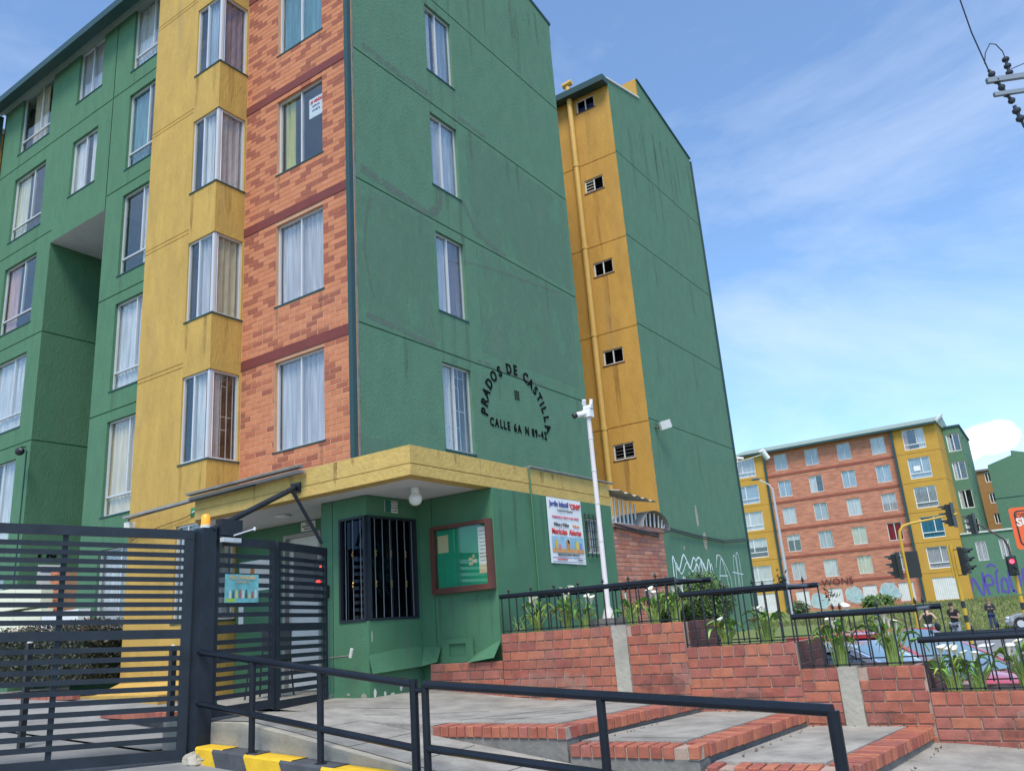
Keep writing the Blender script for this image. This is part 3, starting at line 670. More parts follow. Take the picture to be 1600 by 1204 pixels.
for k in range(6):
    a = A[k]; sp = [None, [(0, 1, 'beige')], [(0, .6, 'white')], [(.35, .9, 'white')], [(0, .35, 'teal')], None][k]
    window(mainb, front(YFc), a[0], a[1], a[2], a[3], (.38, .72), a[2]+.36, ac[k], sp, sill=M_pipeg, grille=(M_offw, 9, ()) if k == 0 else None)
    c = Cw[k]; window(mainb, front(YFc), c[0], c[1], c[2], c[3], (.6,), c[2]+.36, cc[k], [None, [(0, .3, 'cream'), (.45, .8, 'white')], None, [(.05, .35, 'pink')], [(0, .4, 'cream')], [(.3, .75, 'beige')]][k], sill=M_pipeg)
for h, c in zip(Bw, ('white', 'lace')): window(mainb, front(YFc), *h, (.5,), None, c, [(0, .45, c), (.6, 1, c)] if h is Bw[0] else None, sill=M_pipeg)
# eave / gutter and roof
part('gutter', MB().box(XL-.3, XB0, YFc-.42, YFc-.20, 15.28, 15.46), M_pipeg, mainb)
part('eave_soffit', MB().box(XL-.25, XB0, YFc-.3, YFc, 15.46, 15.50), M_pipeg, mainb)
part('fascia_board', MB().box(XL-.3, XB0, YFc-.28, YFc-.24, 15.46, 15.62), M_pipeg, mainb)
part('downspout', MB().box(XL-.12, XL-.02, YFc-.14, YFc-.04, .6, 15.3), M_pipeg, mainb)
rf = MB(); rf.prism([(XE-.02, YFc-.3, 15.5), (XE-.02, 10.3, 16.14), (XE-.02, 10.3, 16.84), (XE-.02, 15.2, 15.96), (XE-.02, 15.2, 15.4), (XE-.02, YFc, 15.4)], (-12.6, 0, 0)); part('roof', rf, M_roofg, mainb)
part('rear_wall', MB().box(XL, XE-.05, 15.0, 15.1, .6, 15.6), M_yel, mainb)
part('hidden_side_wall', MB().box(XL, XL+.05, YFc, 15.1, .6, 15.5), M_yel, mainb)
part('interior_partition', MB().box(XL+.1, XE-.15, 10.9+.4, 11.5, .7, 15.3), M_offw, mainb)
for k in range(1, 6): part('floor_slab', MB().box(XL+.1, XE-.12, 8.45, 11.2, J(k-1)-.1, J(k-1)+.1) if k < 3 and False else MB().box(-15.4, XE-.12, 8.45, 14.9, J(k-1)-.1, J(k-1)+.1), M_offw, mainb)
# wall lamp and conduit on the left facade
t = thing('security_floodlight', 'small black floodlight on the green corner of the entrance recess', 'floodlight', (-17.6, 8.2, 5.85))
part('bracket', MB().tube([(-17.95, 8.25, 6.0), (-17.8, 8.1, 5.95), (-17.66, 8.02, 5.84)], .014, 6), M_iron, t); part('housing', MB().ball((-17.58, 7.98, 5.8), .11, 10, 7, (1.1, .8, .8)), M_iron, t)
tag(part('conduit', MB().tube([(-17.85, 8.235, 5.9), (-17.85, 8.235, 1.2)], .012, 6), M_pipeg), 'thin dark conduit dropping from the black floodlight on green wall', 'pipe')

# arched lettering on the end wall ------------------------------
sg = thing('building_name_sign', 'black raised letters PRADOS DE CASTILLA III in an arch on the green end wall', 'sign', (XE, 12.4, 5.6))
SB = side(XE)
LT = [('P', 11.36, 5.27), ('R', 11.38, 5.45), ('A', 11.44, 5.63), ('D', 11.55, 5.82), ('O', 11.70, 5.99), ('S', 11.90, 6.12), ('D', 12.21, 6.24), ('E', 12.42, 6.26), ('C', 12.76, 6.19), ('A', 12.93, 6.10), ('S', 13.08, 5.99), ('T', 13.20, 5.87), ('I', 13.28, 5.76), ('L', 13.34, 5.65), ('L', 13.40, 5.48), ('A', 13.43, 5.29)]
for i, (c, y, z) in enumerate(LT):
    a = math.atan2((z-5.22), (y-12.4)*.95); rot = (a-math.pi/2)
    if c in 'PRA' and i < 3: rot = [1.42, 1.25, 1.05][i]
    if i > 13: rot = [-1.30, -1.15][i-14]
    text('letter', c, .275, *SB, y, z, M_letter, sg, ext=.004, rot=rot, bold=.008, off=.008, sx=.88)
for c, y in [('C', 11.55), ('A', 11.70), ('L', 11.84), ('L', 11.95), ('E', 12.07), ('6', 12.28), ('A', 12.42), ('N', 12.67), ('8', 12.88), ('9', 12.99), ('-', 13.09), ('4', 13.20), ('2', 13.32)]:
    text('letter', c, .215, *SB, y, 5.115, M_letter, sg, ext=.004, bold=.006, off=.008, sx=.80)
for k in range(3):
    mb = MB().ob(*SB, 12.36+k*.058-.010, 12.36+k*.058+.010, .002, .012, 5.70, 5.85); mb.ob(*SB, 12.36+k*.058-.019, 12.36+k*.058+.019, .002, .010, 5.69, 5.705).ob(*SB, 12.36+k*.058-.019, 12.36+k*.058+.019, .002, .010, 5.845, 5.86)
    part('letter', mb, M_letter, sg)

# ================================================================== GUARD BOOTH ANNEX
bo = thing('guard_booth', 'single storey green guard booth with yellow canopy edge at the gate', 'guard booth', (-7, 8.4, .8))
XC = -5.98; YC = 6.83; ZS = 3.31; ZC = 3.65; YBK = 8.35; YEND = 11.52
mb = MB()
def fas(mb, pts_outer, z0, z1, th=.14): pass
# canopy fascia: left run (front) and right run (side) butted, with lower band set back
CL = -9.9
f1 = MB(); wallgrid(f1, front(YC), CL, XC, ZS, ZC, [(CL, XC, ZS+.125, ZS+.137, .01)]); f1.box(CL, XC-.01, YC+.012, YC+.2, ZS+.002, ZC-.0)
f1.prism([(CL, YC, ZS), (CL, YC, ZC), (-10.83, 7.64, ZC), (-10.83, 7.64, ZS)], (.02, .12, 0)); part('canopy_edge', f1, M_fascia, bo)
f2 = MB(); wallgrid(f2, side(XC), YC, YEND, ZS, ZC, [(YC, YEND, ZS+.125, ZS+.137, .01)]); f2.box(XC-.2, XC-.01, YC+.2, YEND, ZS+.002, ZC)
part('canopy_edge', f2, M_fascia, bo)
part('canopy_roof', MB().box(CL, XC-.2, YC+.2, YFc-.002, ZC-.1, ZC-.03).box(XE+.01, XC-.2, YFc, YEND, ZC-.1, ZC-.03), M_concd, bo)
part('canopy_soffit', MB().box(CL, XC-.2, YC+.2, YBK+.02, ZS+.004, ZS+.03).prism([(CL, YC+.13, ZS+.004), (CL, YBK, ZS+.004), (-10.83, YBK, ZS+.004), (-10.83, 7.72, ZS+.004)], (0, 0, .02)).box(XE+.01, XC-.2, YBK+.02, YEND, ZS+.004, ZS+.03), M_soffit, bo)
part('roof_lip', MB().tube([(XC-.1, 9.24, ZC+.01), (XC+.02, 9.24, ZC+.02), (XC+.03, 11.6, ZC+.02)], .018, 6), M_concd, bo)
# walls
mb = MB(); wallgrid(mb, side(XC), YBK, YEND, .6, ZS, [(10.65, 11.13, 2.56, 3.08)]); mb.add([(XC, YEND, .6), (XE, YEND, .6), (XE, YEND, ZC), (XC, YEND, ZC)], [(0, 1, 2, 3)])
part('side_wall', mb, M_greenb, bo)
mb = MB(); wallgrid(mb, front(YBK), -7.2, XC, .6, ZS, [(-6.98, -6.97, .6, ZS, .006)]); part('notice_wall', mb, M_greenb, bo)
WN = (1.80, 3.06)
mb = MB(); wallgrid(mb, side(-7.2), 7.37, YBK, .6, ZS, [(7.37, 8.3, *WN)], depth=.05)
wallgrid(mb, front(7.37), -8.0, -7.2, .6, ZS, [(-7.69, -7.2, *WN), (-7.80, -7.79, 1.0, ZS, .006)], depth=.05)
mb.add([(-8.0, 7.37, .6), (-8.0, 8.3, .6), (-8.0, 8.3, ZS), (-8.0, 7.37, ZS)], [(0, 1, 2, 3)])
part('window_bay_wall', mb, M_greenb, bo)
part('bay_sill_slab', MB().box(-7.98, -7.22, 7.39, 8.3, 1.70, 1.79), M_greenb, bo)
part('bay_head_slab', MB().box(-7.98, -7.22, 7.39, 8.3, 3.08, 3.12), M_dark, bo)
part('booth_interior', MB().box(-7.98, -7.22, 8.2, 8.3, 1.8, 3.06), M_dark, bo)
for B, a, b, n in ((side(-7.2), 7.40, 8.28, 6), (front(7.37), -7.68, -7.23, 3)):
    O, U, N = B
    fr = MB(); fr.ob(O,U,N,a,a+.03,-.03,.012,*WN); fr.ob(O,U,N,b-.03,b,-.03,.012,*WN); fr.ob(O,U,N,a+.03,b-.03,-.03,.012,WN[0],WN[0]+.03); fr.ob(O,U,N,a+.03,b-.03,-.03,.012,WN[1]-.03,WN[1])
    if n == 6: fr.ob(O,U,N,(a+b)/2-.01,(a+b)/2+.01,-.045,-.032,WN[0]+.03,WN[1]-.03)
    w_ = part('window', fr, M_black, bo)
    part('pane', MB().ob(O,U,N,a+.03,b-.03,-.05,-.046,WN[0]+.03,WN[1]-.03), M_glassd, w_)
    part('blind', MB().ob(O,U,N,a+.03,b-.03,-.14,-.13,WN[0]+.03,WN[1]-.03) if n == 3 else MB().ob(O,U,N,(a+b)/2+.1,(a+b)/2+.24,-.14,-.13,WN[0]+.03,WN[0]+.9), M_dark if n == 3 else M_grey, w_)
    for k in range(n):
        u = a+.03+(b-a-.06)*(k+.6)/n
        bar = part('bar', MB().tube([O+U*u+N*(-.005+.002*(q % 2))+Z_*(WN[0]+.03+(WN[1]-WN[0]-.06)*q/12) for q in range(13)], .0055, 6), M_iron if False else mat('bar_grey', (.13, .14, .17), .4), w_)
        if k in ((1, 3, 4) if n == 6 else (1,)) or (n == 6 and k == 0):
            pass
    for k in ((0, 2, 4) if n == 6 else (1,)):
        u = a+.03+(b-a-.06)*(k+.6)/n
        for zz in (1.80+.80, 1.80+.43):
            part('ornament', MB().tube([O+U*u+N*.006+Z_*(zz-.045), O+U*(u+.008)+N*.010+Z_*(zz-.02), O+U*(u-.006)+N*.010+Z_*zz, O+U*(u+.007)+N*.010+Z_*(zz+.02), O+U*u+N*.006+Z_*(zz+.045)], [.003, .009, .005, .009, .003], 6), M_brass, w_)
# metal flashing flares above the plinth
fl = MB(); fl.add([(-7.19, 8.34, 1.46), (-6.90, 8.34, 1.44), (-6.92, 8.27, 1.26), (-7.12, 8.2, 1.22)], [(0, 3, 2, 1)])
fl.add([(-7.21, 7.36, 1.44), (-7.19, 8.33, 1.46), (-7.12, 8.20, 1.22), (-7.14, 7.36, 1.20)], [(0, 3, 2, 1)])
part('flashing', fl, M_greenb, bo, smooth=False)
part('flashing', MB().add([(-6.38, 8.34, 1.32), (-5.99, 8.34, 1.47), (-5.86, 8.19, 1.47), (-5.95, 8.14, 1.28), (-6.36, 8.16, 1.24)], [(0, 1, 2, 3, 4)]), M_greenb, bo)
mt = MB(); wallgrid(mt, front(YBK-.03), -6.88, -6.38, 1.24, 1.52, [(-6.76, -6.50, 1.31, 1.46)], depth=.06); mt.ob(*front(YBK), -6.88, -6.38, 0, .028, 1.24, 1.25)
mtb = part('meter_box', mt, M_greenb, bo); part('meter_recess', MB().ob(*front(YBK-.03), -6.76, -6.50, -.075, -.065, 1.3, 1.47), M_iron, mtb); part('meter_dial', MB().ob(*front(YBK-.03), -6.72, -6.62, -.06, -.04, 1.33, 1.36), M_offw, mtb)
# side window with bars
sw = window(bo, side(XC), 10.65, 11.13, 2.56, 3.08, (.5,), None, None, frame_m=M_offw, inset=.05)
for k in range(4): part('louvre', MB().ob(*side(XC), 10.68, 11.10, -.13, -.09, 2.62+k*.11, 2.65+k*.11), M_grey, sw)
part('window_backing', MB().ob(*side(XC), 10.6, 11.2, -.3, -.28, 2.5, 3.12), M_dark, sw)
for k in range(5): part('bar', MB().ob(*side(XC), 10.62+k*.125, 10.63+k*.125, .02, .03, 2.50, 3.14), M_iron, sw)
for k in range(6): part('bar', MB().ob(*side(XC), 10.60, 11.14, .031, .04, 2.53+k*.115, 2.54+k*.115), M_iron, sw)
# electric conduit on the side wall
tag(part('conduit', MB().tube([(XC+.02, 9.22, ZC), (XC+.02, 9.23, 3.3), (XC+.015, 9.25, 1.6)], .012, 6), M_greenb), 'green painted conduit running down the booth side wall', 'pipe')
# door wall left of the booth
dw = part('door_wall', MB(), M_greenb, bo) if False else None
mb = MB(); wallgrid(mb, front(YFc-.004), -10.83, -8.0, .8, ZS, [(-9.75, -8.95, .95, 3.14)]); part('entry_wall', mb, M_greenb, bo)
fr = MB().ob(*front(YFc), -9.75, -9.70, -.1, .02, .97, 3.14).ob(*front(YFc), -9.0, -8.95, -.1, .02, .97, 3.14).ob(*front(YFc), -9.70, -9.0, -.1, .02, 3.09, 3.14)
dr = part('door', fr, M_greysheet, bo); part('door_leaf', MB().ob(*front(YFc), -9.7, -9.0, -.09, -.06, .97, 3.09), M_offw, dr); part('door_louvre', MB().ob(*front(YFc), -9.6, -9.1, -.062, -.05, 2.2, 2.9), M_grey, dr)
# signs on entry wall
nb = tag(part('notice_board', MB().ob(*front(YFc-.01), -10.72, -9.86, 0, .03, 1.85, 2.85), M_white), 'white framed notice panel beside the entry door behind the gate', 'notice board')
part('poster', MB().ob(*front(YFc-.01), -10.66, -9.95, .03, .034, 2.5, 2.8), M_paper, nb); part('poster', MB().ob(*front(YFc-.01), -10.45, -10.36, .035, .037, 2.2, 2.78), mat('poster_orange', (.6, .2, .05), .7), nb); part('poster', MB().ob(*front(YFc-.01), -10.6, -9.98, .03, .034, 1.92, 2.40), M_greenb, nb)
ps = tag(part('paper_notice', MB().ob(*front(YFc-.01), -9.36, -9.06, 0, .008, 3.16, 3.29), M_paper), 'white printed notice above the booth door', 'notice')
for k in range(3): text('lettering', ['AVISO', 'ESTE PREDIO ES', 'VIGILADO'][k], .035, *front(YFc-.02), -9.21, 3.265-.04*k, M_grey, ps)
bs = tag(part('booth_sign', MB().ob(*side(-7.2), 7.70, 7.94, 0, .008, 3.12, 3.27), M_paper), 'small green and white notice above the barred booth window', 'notice')
part('green_panel', MB().ob(*side(-7.2), 7.70, 7.81, .008, .010, 3.12, 3.27), mat('sign_teal', (.01, .12, .10), .6), bs)
for k in range(4): text('lettering', ['VIGILADO', '24 HORAS', 'PORTERIA', 'LLAMAR'][k], .03, *side(-7.2), 7.875, 3.25-.035*k, M_grey, bs, off=.010)
gs = tag(part('exit_sign', MB().ob(*front(YB_), -11.18, -10.93, 0, .012, 3.58, 3.71), mat('sign_green', (.02, .20, .07), .6)), 'small green exit plate on the yellow wall above the corner window', 'sign')
text('lettering', 'SALIDA', .05, *front(YB_), -11.055, 3.645, M_paper, gs, off=.018)
# globe lamp
gl = thing('globe_lamp', 'round white globe lamp under the canopy soffit', 'lamp', (-6.54, 7.54, 3.3))
part('base_ring', MB().tube([(-6.54, 7.54, 3.31), (-6.54, 7.54, 3.24)], .05, 16), M_white, gl); part('globe', MB().ball((-6.54, 7.54, 3.175), .083, 20, 14), mat('opal_glass', (.75, .74, .7), .25), gl)
gl = thing('ceiling_lamp', 'flat oval ceiling light under the canopy near the door', 'lamp', (-9.0, 7.6, 3.3)); part('diffuser', MB().ball((-9.0, 7.6, 3.30), .11, 14, 8, (1, 1, .25)), M_white, gl)
# notice board
nb = thing('notice_board', 'glazed green felt notice board in a brown wooden frame', 'notice board', (-6.46, YBK, 2.05))
O, U, N = front(YBK); a, b, c, d = -6.95, -6.0, 2.07, 2.92
fr = MB().ob(O,U,N,a,a+.06,0,.09,c,d).ob(O,U,N,b-.06,b,0,.09,c,d).ob(O,U,N,a+.06,b-.06,0,.09,c,c+.07).ob(O,U,N,a+.06,b-.06,0,.09,d-.05,d)
part('frame', fr, M_brown, nb); part('felt', MB().ob(O,U,N,a+.06,b-.06,.01,.02,c+.07,d-.05), M_felt, nb); part('pane', MB().ob(O,U,N,a+.06,b-.06,.07,.074,c+.07,d-.05), glassmat('board_glass', tint=(.95, .97, .96), base=0.0), nb)
part('mullion', MB().ob(O,U,N,-6.49,-6.48,.062,.07,c+.07,d-.05), M_greenb, nb)
part('paper', MB().ob(O,U,N,-6.87,-6.70,.021,.024,2.58,2.80), M_kraft, nb); pp = part('paper', MB().ob(O,U,N,-6.22,-6.09,.021,.024,2.36,2.84), M_paper, nb)
for k in range(9): part('print_line', MB().ob(O,U,N,-6.20,-6.12+.01*(k % 3),.024,.0255,2.42+k*.045,2.428+k*.045), M_grey, pp)
part('paper', MB().ob(O,U,N,-6.22,-6.09,.025,.028,2.27,2.37), M_kraft, nb)
mb = MB()
for k in range(7): mb.ob(O,U,N,-6.38+.03*(k % 4),-6.35+.03*(k % 4),.021+.002*(k % 3),.024+.002*(k % 3),2.38+.03*(k//2),2.42+.03*(k//2))
part('torn_paper', mb, M_kraft, nb)
# kindergarten banner (characters replaced by plain colour shapes)
bn = thing('school_banner', 'white kindergarten banner hanging on the green booth side wall', 'banner', (XC, 10.08, 2.4))
O, U, N = side(XC)
bs_ = MB(); n = 12
for k in range(n+1):
    u = 9.61+.94*k/n; bs_.v += [tuple(O+U*u+N*(.012+.005*math.sin(k*1.1))+Z_*(2.40-.012*k/n)), tuple(O+U*u+N*(.012+.004*math.sin(k*.8))+Z_*3.30)]
bs_.f = [(2*k, 2*k+2, 2*k+3, 2*k+1) for k in range(n)]; bs_.sm = True
part('sheet', bs_, M_white, bn)
text('lettering', 'Jardín Infantil', .105, O,U,N, 9.93, 3.215, M_blue, bn, off=.020, sx=.92, bold=.002); text('lettering', '"CENPI"', .105, O,U,N, 10.37, 3.20, M_red, bn, off=.020, sx=.85, bold=.003)
text('lettering', 'Corporación Educativa', .045, O,U,N, 10.08, 3.13, M_grey, bn, off=.020); text('lettering', 'FORMANDO NIÑOS CON AMOR', .052, O,U,N, 10.08, 3.03, mat('print_pink', (.6, .12, .2), .7), bn, off=.020, sx=.95)
text('lettering', 'Niños y Niñas', .07, O,U,N, 9.95, 2.93, M_grey, bn, off=.020, bold=.002); text('lettering', 'Felices', .07, O,U,N, 10.35, 2.925, mat('print_orange', (.7, .25, .05), .7), bn, off=.020)
text('lettering', 'Matrículas  Abiertas', .115, O,U,N, 10.08, 2.83, M_red, bn, off=.020, bold=.002, sx=.86)
pic = part('picture', MB().ob(O,U,N,9.66,10.52,.018,.020,2.545,2.765), mat('pic_blue', (.30, .50, .62), .7, var=.3, vscale=6), bn)
part('picture_ground', MB().ob(O,U,N,9.66,10.52,.0205,.0225,2.545,2.60), mat('pic_orange', (.65, .32, .12), .7, var=.3, vscale=14), pic)
for (u, z, r_, c) in [(9.77, 2.66, .055, (.7, .42, .08)), (9.86, 2.62, .035, (.6, .2, .25)), (10.08, 2.66, .06, (.6, .22, .06)), (10.10, 2.70, .03, (.75, .5, .3)), (10.33, 2.65, .055, (.75, .55, .05)), (10.43, 2.64, .045, (.2, .25, .55))]:
    part('colour_spot', MB().add([O+U*(u+r_*.8*math.cos(q*math.pi/6))+N*.0245+Z_*(z+r_*1.2*math.sin(q*math.pi/6)) for q in range(12)], [tuple(range(12))]), mat('spot_%d' % int(u*100), c, .7), pic)
text('lettering', 'PREESCOLAR JARDIN PARVULOS', .045, O,U,N, 10.08, 2.515, M_grey, bn, off=.020, sx=.9)
part('rule', MB().ob(O,U,N,9.66,10.53,.018,.020,2.475,2.480), M_blue, bn); part('rule', MB().ob(O,U,N,9.66,10.53,.018,.020,2.420,2.424), M_blue, bn)
text('lettering', 'CALLE 6A No 89-60', .032, O,U,N, 9.9, 2.452, M_red, bn, off=.020); text('lettering', 'Informes', .034, O,U,N, 10.4, 2.452, M_grey, bn, off=.020)
# bell button
tag(part('door_bell', MB().ob(*front(7.37), -7.94, -7.86, 0, .03, 2.12, 2.27), M_iron), 'small black intercom on green pilaster beside the gate', 'intercom')
hk = thing('wall_hook', 'rusty latch arm with white tip sticking out of the green booth wall', 'latch', (-7.6, 7.3, 1.4)); part('arm', MB().tube([(-7.98, 7.34, 1.40), (-7.36, 7.22, 1.42)], .012, 6), M_concd, hk); part('tip', MB().tube([(-7.36, 7.22, 1.40), (-7.33, 7.22, 1.50)], .02, 8), M_offw, hk)
# conduit bundle along the canopy
t = thing('cable_trunking', 'weathered grey trunking running along the yellow canopy edge', 'cable duct', (-9.6, 6.75, 3.7))
part('channel', MB().bar((-9.95, 6.79, 3.60), (-7.66, 6.76, 3.61), .10, .035), M_greysheet, t); part('channel', MB().bar((-9.9, 6.72, 3.65), (-7.62, 6.70, 3.665), .09, .03), M_concd, t)
part('channel', MB().bar((-12.9, 7.58, 3.79), (-9.93, 6.80, 3.59), .05, .035), M_greysheet, t)
part('cable', MB().tube([(-13.6, 8.1, 3.70), (-12.72, 7.56, 3.74), (-9.93, 6.74, 3.55), (-8.5, 6.72, 3.57)], .012, 6), M_iron, t)
part('cable', MB().tube([(-12.7, 7.62, 3.40), (-12.0, 7.62, 3.52), (-11.3, 7.62, 3.58), (-10.9, 7.62, 3.66)], .006, 5), M_iron, t)
part('junction_box', MB().box(-12.84, -12.68, 7.55, 7.65, 3.50, 3.70), M_offw, t)

def stroke(parent, B, pts, w, m, nm='graffiti_stroke', off=.004, close=False, sub=5):
    O, U, N = B; P = [Vector((p[0], p[1], 0)) for p in pts]; Q = []
    for i in range(len(P)-1):
        p0, p1, p2, p3 = P[max(0, i-1)], P[i], P[i+1], P[min(len(P)-1, i+2)]
        for k in range(sub):
            s_ = k/sub; Q.append(.5*((2*p1)+(p2-p0)*s_+(2*p0-5*p1+4*p2-p3)*s_*s_+(3*p1-p0-3*p2+p3)*s_**3))
    Q.append(P[-1]); vs = []
    for i, q in enumerate(Q):
        d = (Q[min(i+1, len(Q)-1)]-Q[max(i-1, 0)]).normalized(); n = Vector((-d.y, d.x, 0))*w/2
        for e in (q+n, q-n): vs.append(O+U*e.x+Z_*e.y+N*off)
    part(nm, MB().add(vs, [(2*i, 2*i+1, 2*i+3, 2*i+2) for i in range(len(Q)-1)]), m, parent)
def dirt(name, col, amt, sc=3.0, zs=.12):
    M = bpy.data.materials.new(name); M.use_nodes = True; t = M.node_tree; b = t.nodes['Principled BSDF']; b.inputs['Base Color'].default_value = (*col, 1); b.inputs['Roughness'].default_value = .9
    g_ = t.nodes.new('ShaderNodeNewGeometry'); mp_ = t.nodes.new('ShaderNodeMapping'); mp_.inputs['Scale'].default_value = (3, 3, 3*zs); n = t.nodes.new('ShaderNodeTexNoise'); n.inputs['Scale'].default_value = sc; n.inputs['Detail'].default_value = 6; n.inputs['Roughness'].default_value = .7
    t.links.new(g_.outputs['Position'], mp_.inputs[0]); t.links.new(mp_.outputs[0], n.inputs[0]); mr = t.nodes.new('ShaderNodeMapRange'); mr.inputs['From Min'].default_value = .38; mr.inputs['From Max'].default_value = .68; mr.inputs['To Max'].default_value = amt
    t.links.new(n.outputs[0], mr.inputs[0]); t.links.new(mr.outputs[0], b.inputs['Alpha']); return M
M_dirt = dirt('rain_dirt', (.08, .085, .07), .25); M_dirty = dirt('rain_dirt_warm', (.16, .075, .02), .32); M_trc = dirt('repair_tint', (.17, .19, .18), .75, 2.5, 1.0); M_fade = dirt('faded_tint', (.17, .30, .21), .5, .6, .5)
def streak(parent, B, u, z, L_, w_, m, off=.0025):
    O, U, N = B; k = random.uniform(.7, 1.2); part('rain_streak', MB().add([O+U*(u-w_)+Z_*z+N*off, O+U*(u+w_)+Z_*z+N*off, O+U*(u+w_*.8)+Z_*(z-L_*k*.6)+N*off, O+U*(u+w_*.1)+Z_*(z-L_*k)+N*off, O+U*(u-w_*.7)+Z_*(z-L_*k*.7)+N*off], [(0, 4, 3, 2, 1)]), m, parent)
rd9 = random.Random(21)
for k in range(1, 6):
    for u in (10.27, 10.98, 10.6): streak(mainb, side(XE), u, FL[k]-.03, 1.1, .06, M_dirt)
    for u in (-9.95, -8.93): streak(mainb, front(YFc), u, FL[k]-.03, .5, .04, M_dirt, .006)
    for u in (-14.7, -13.4, -19.7, -18.4): streak(mainb, front(YFc), u, FL[k]-.39, .6, .05, M_dirt)
    for u in (-11.5, -11.0): streak(mainb, front(YB_), u, FL[k]-.03, .7, .05, M_dirty)
    streak(mainb, side(XB1), 7.9, FL[k]-.03, .7, .08, M_dirty)
for k in range(14): streak(mainb, side(XE), rd9.uniform(8.4, 15), rd9.uniform(15.2, 15.9), rd9.uniform(.6, 2.6), rd9.uniform(.04, .12), M_dirt)
for k in range(16): streak(mainb, side(XE), 8.5+k*.42+rd9.uniform(-.1, .1), J(rd9.choice((1, 2, 3, 4))), .8, .05, M_dirt)
for (y0, y1, z0, z1) in [(8.3, 10.2, 6.3, 8.5), (11.4, 14.9, 6.4, 8.5), (11.3, 15.0, 8.7, 10.9), (8.3, 15.0, 3.7, 4.4)]: part('faded_patch', MB().ob(*side(XE), y0, y1, .001, .0018, z0, z1), M_fade, mainb)
M_trace = mat('old_repair_trace', (0.105, 0.175, 0.138), .9, bump=.8, bscale=30, var=.3, vscale=7, stretch=(1, 1, .5)); M_trace2 = mat('old_repair_trace_pale', (0.10, 0.205, 0.148), .9, bump=.8, bscale=30, var=.3, vscale=7)
for pts, w_, m_ in [([(8.4, 8.80), (9.2, 8.72), (10.0, 8.66), (10.35, 8.9), (10.4, 9.3)], .17, M_trc), ([(11.05, 9.35), (11.35, 8.95), (11.7, 8.72), (12.4, 8.62)], .12, M_trc), ([(8.5, 11.18), (9.4, 11.15), (10.2, 11.16)], .14, M_trc), ([(11.1, 11.14), (12.0, 11.12)], .1, M_trc),
                    ([(8.45, 6.3), (9.3, 6.24), (10.1, 6.2)], .10, M_trc), ([(8.6, 8.35), (8.45, 7.5), (8.62, 6.6)], .05, M_trc), ([(11.2, 6.2), (12.2, 6.18), (13.5, 6.16)], .07, M_trc), ([(10.7, 8.0), (12, 8.2), (14.4, 8.46)], .05, M_trc)]:
    stroke(mainb, side(XE), pts, w_, m_, 'repair_trace', off=.003)
# ================================================================== GATE AND POSTS
gp = thing('gate_post', 'thick dark steel post carrying the orange beacon', 'gate post', (-7.39, 5.23, .6))
part('post', MB().box(-7.47, -7.31, 5.15, 5.31, .55, 2.80), M_black, gp)
part('hinge', MB().tube([(-7.3, 5.36, 2.60), (-7.3, 5.36, 2.72)], .02, 8), M_iron, gp)
bc_ = thing('warning_beacon', 'orange warning beacon on top of the gate post', 'beacon', (-7.39, 5.23, 2.8))
part('base', MB().tube([(-7.39, 5.23, 2.80), (-7.39, 5.23, 2.835)], .052, 14), M_offw, bc_)
part('lens', MB().tube([(-7.39, 5.23, 2.835), (-7.39, 5.23, 2.93), (-7.39, 5.23, 2.945)], [.047, .043, .03], 16), em('beacon_orange', (.9, .32, .02), .25), bc_)
br = thing('steel_brace', 'dark tubular brace between gate post, canopy edge and small gate', 'brace', (-7.4, 6, 3))
part('tube', MB().tube([(-7.33, 5.26, 2.78), (-7.83, 6.79, 3.44)], .034, 12), M_black, br)
part('tube', MB().tube([(-7.80, 6.70, 3.42), (-7.72, 7.12, 2.76)], .022, 10), M_black, br)
part('fixing_plate', MB().box(-7.92, -7.76, 6.80, 6.826, 3.38, 3.50), M_iron, br)
mo = thing('gate_motor', 'grey gate motor box with silver closer arm beside the post', 'gate motor', (-7.2, 5.45, 2.7))
part('box', MB().ob(Vector((-7.33, 5.33, 0)), Vector((-.12, .99, 0)), Vector((.99, .12, 0)), .02, .30, -.05, .05, 2.73, 2.90), M_black, mo)
part('closer_body', MB().ob(Vector((-7.27, 5.33, 0)), Vector((-.12, .99, 0)), Vector((.99, .12, 0)), .0, .24, -.01, .045, 2.655, 2.70), M_alu, mo)
part('closer_arm', MB().tube([(-7.22, 5.45, 2.72), (-7.20, 5.70, 2.80)], .009, 6).tube([(-7.20, 5.69, 2.78), (-7.20, 5.70, 2.815)], .015, 8), M_alu, mo)

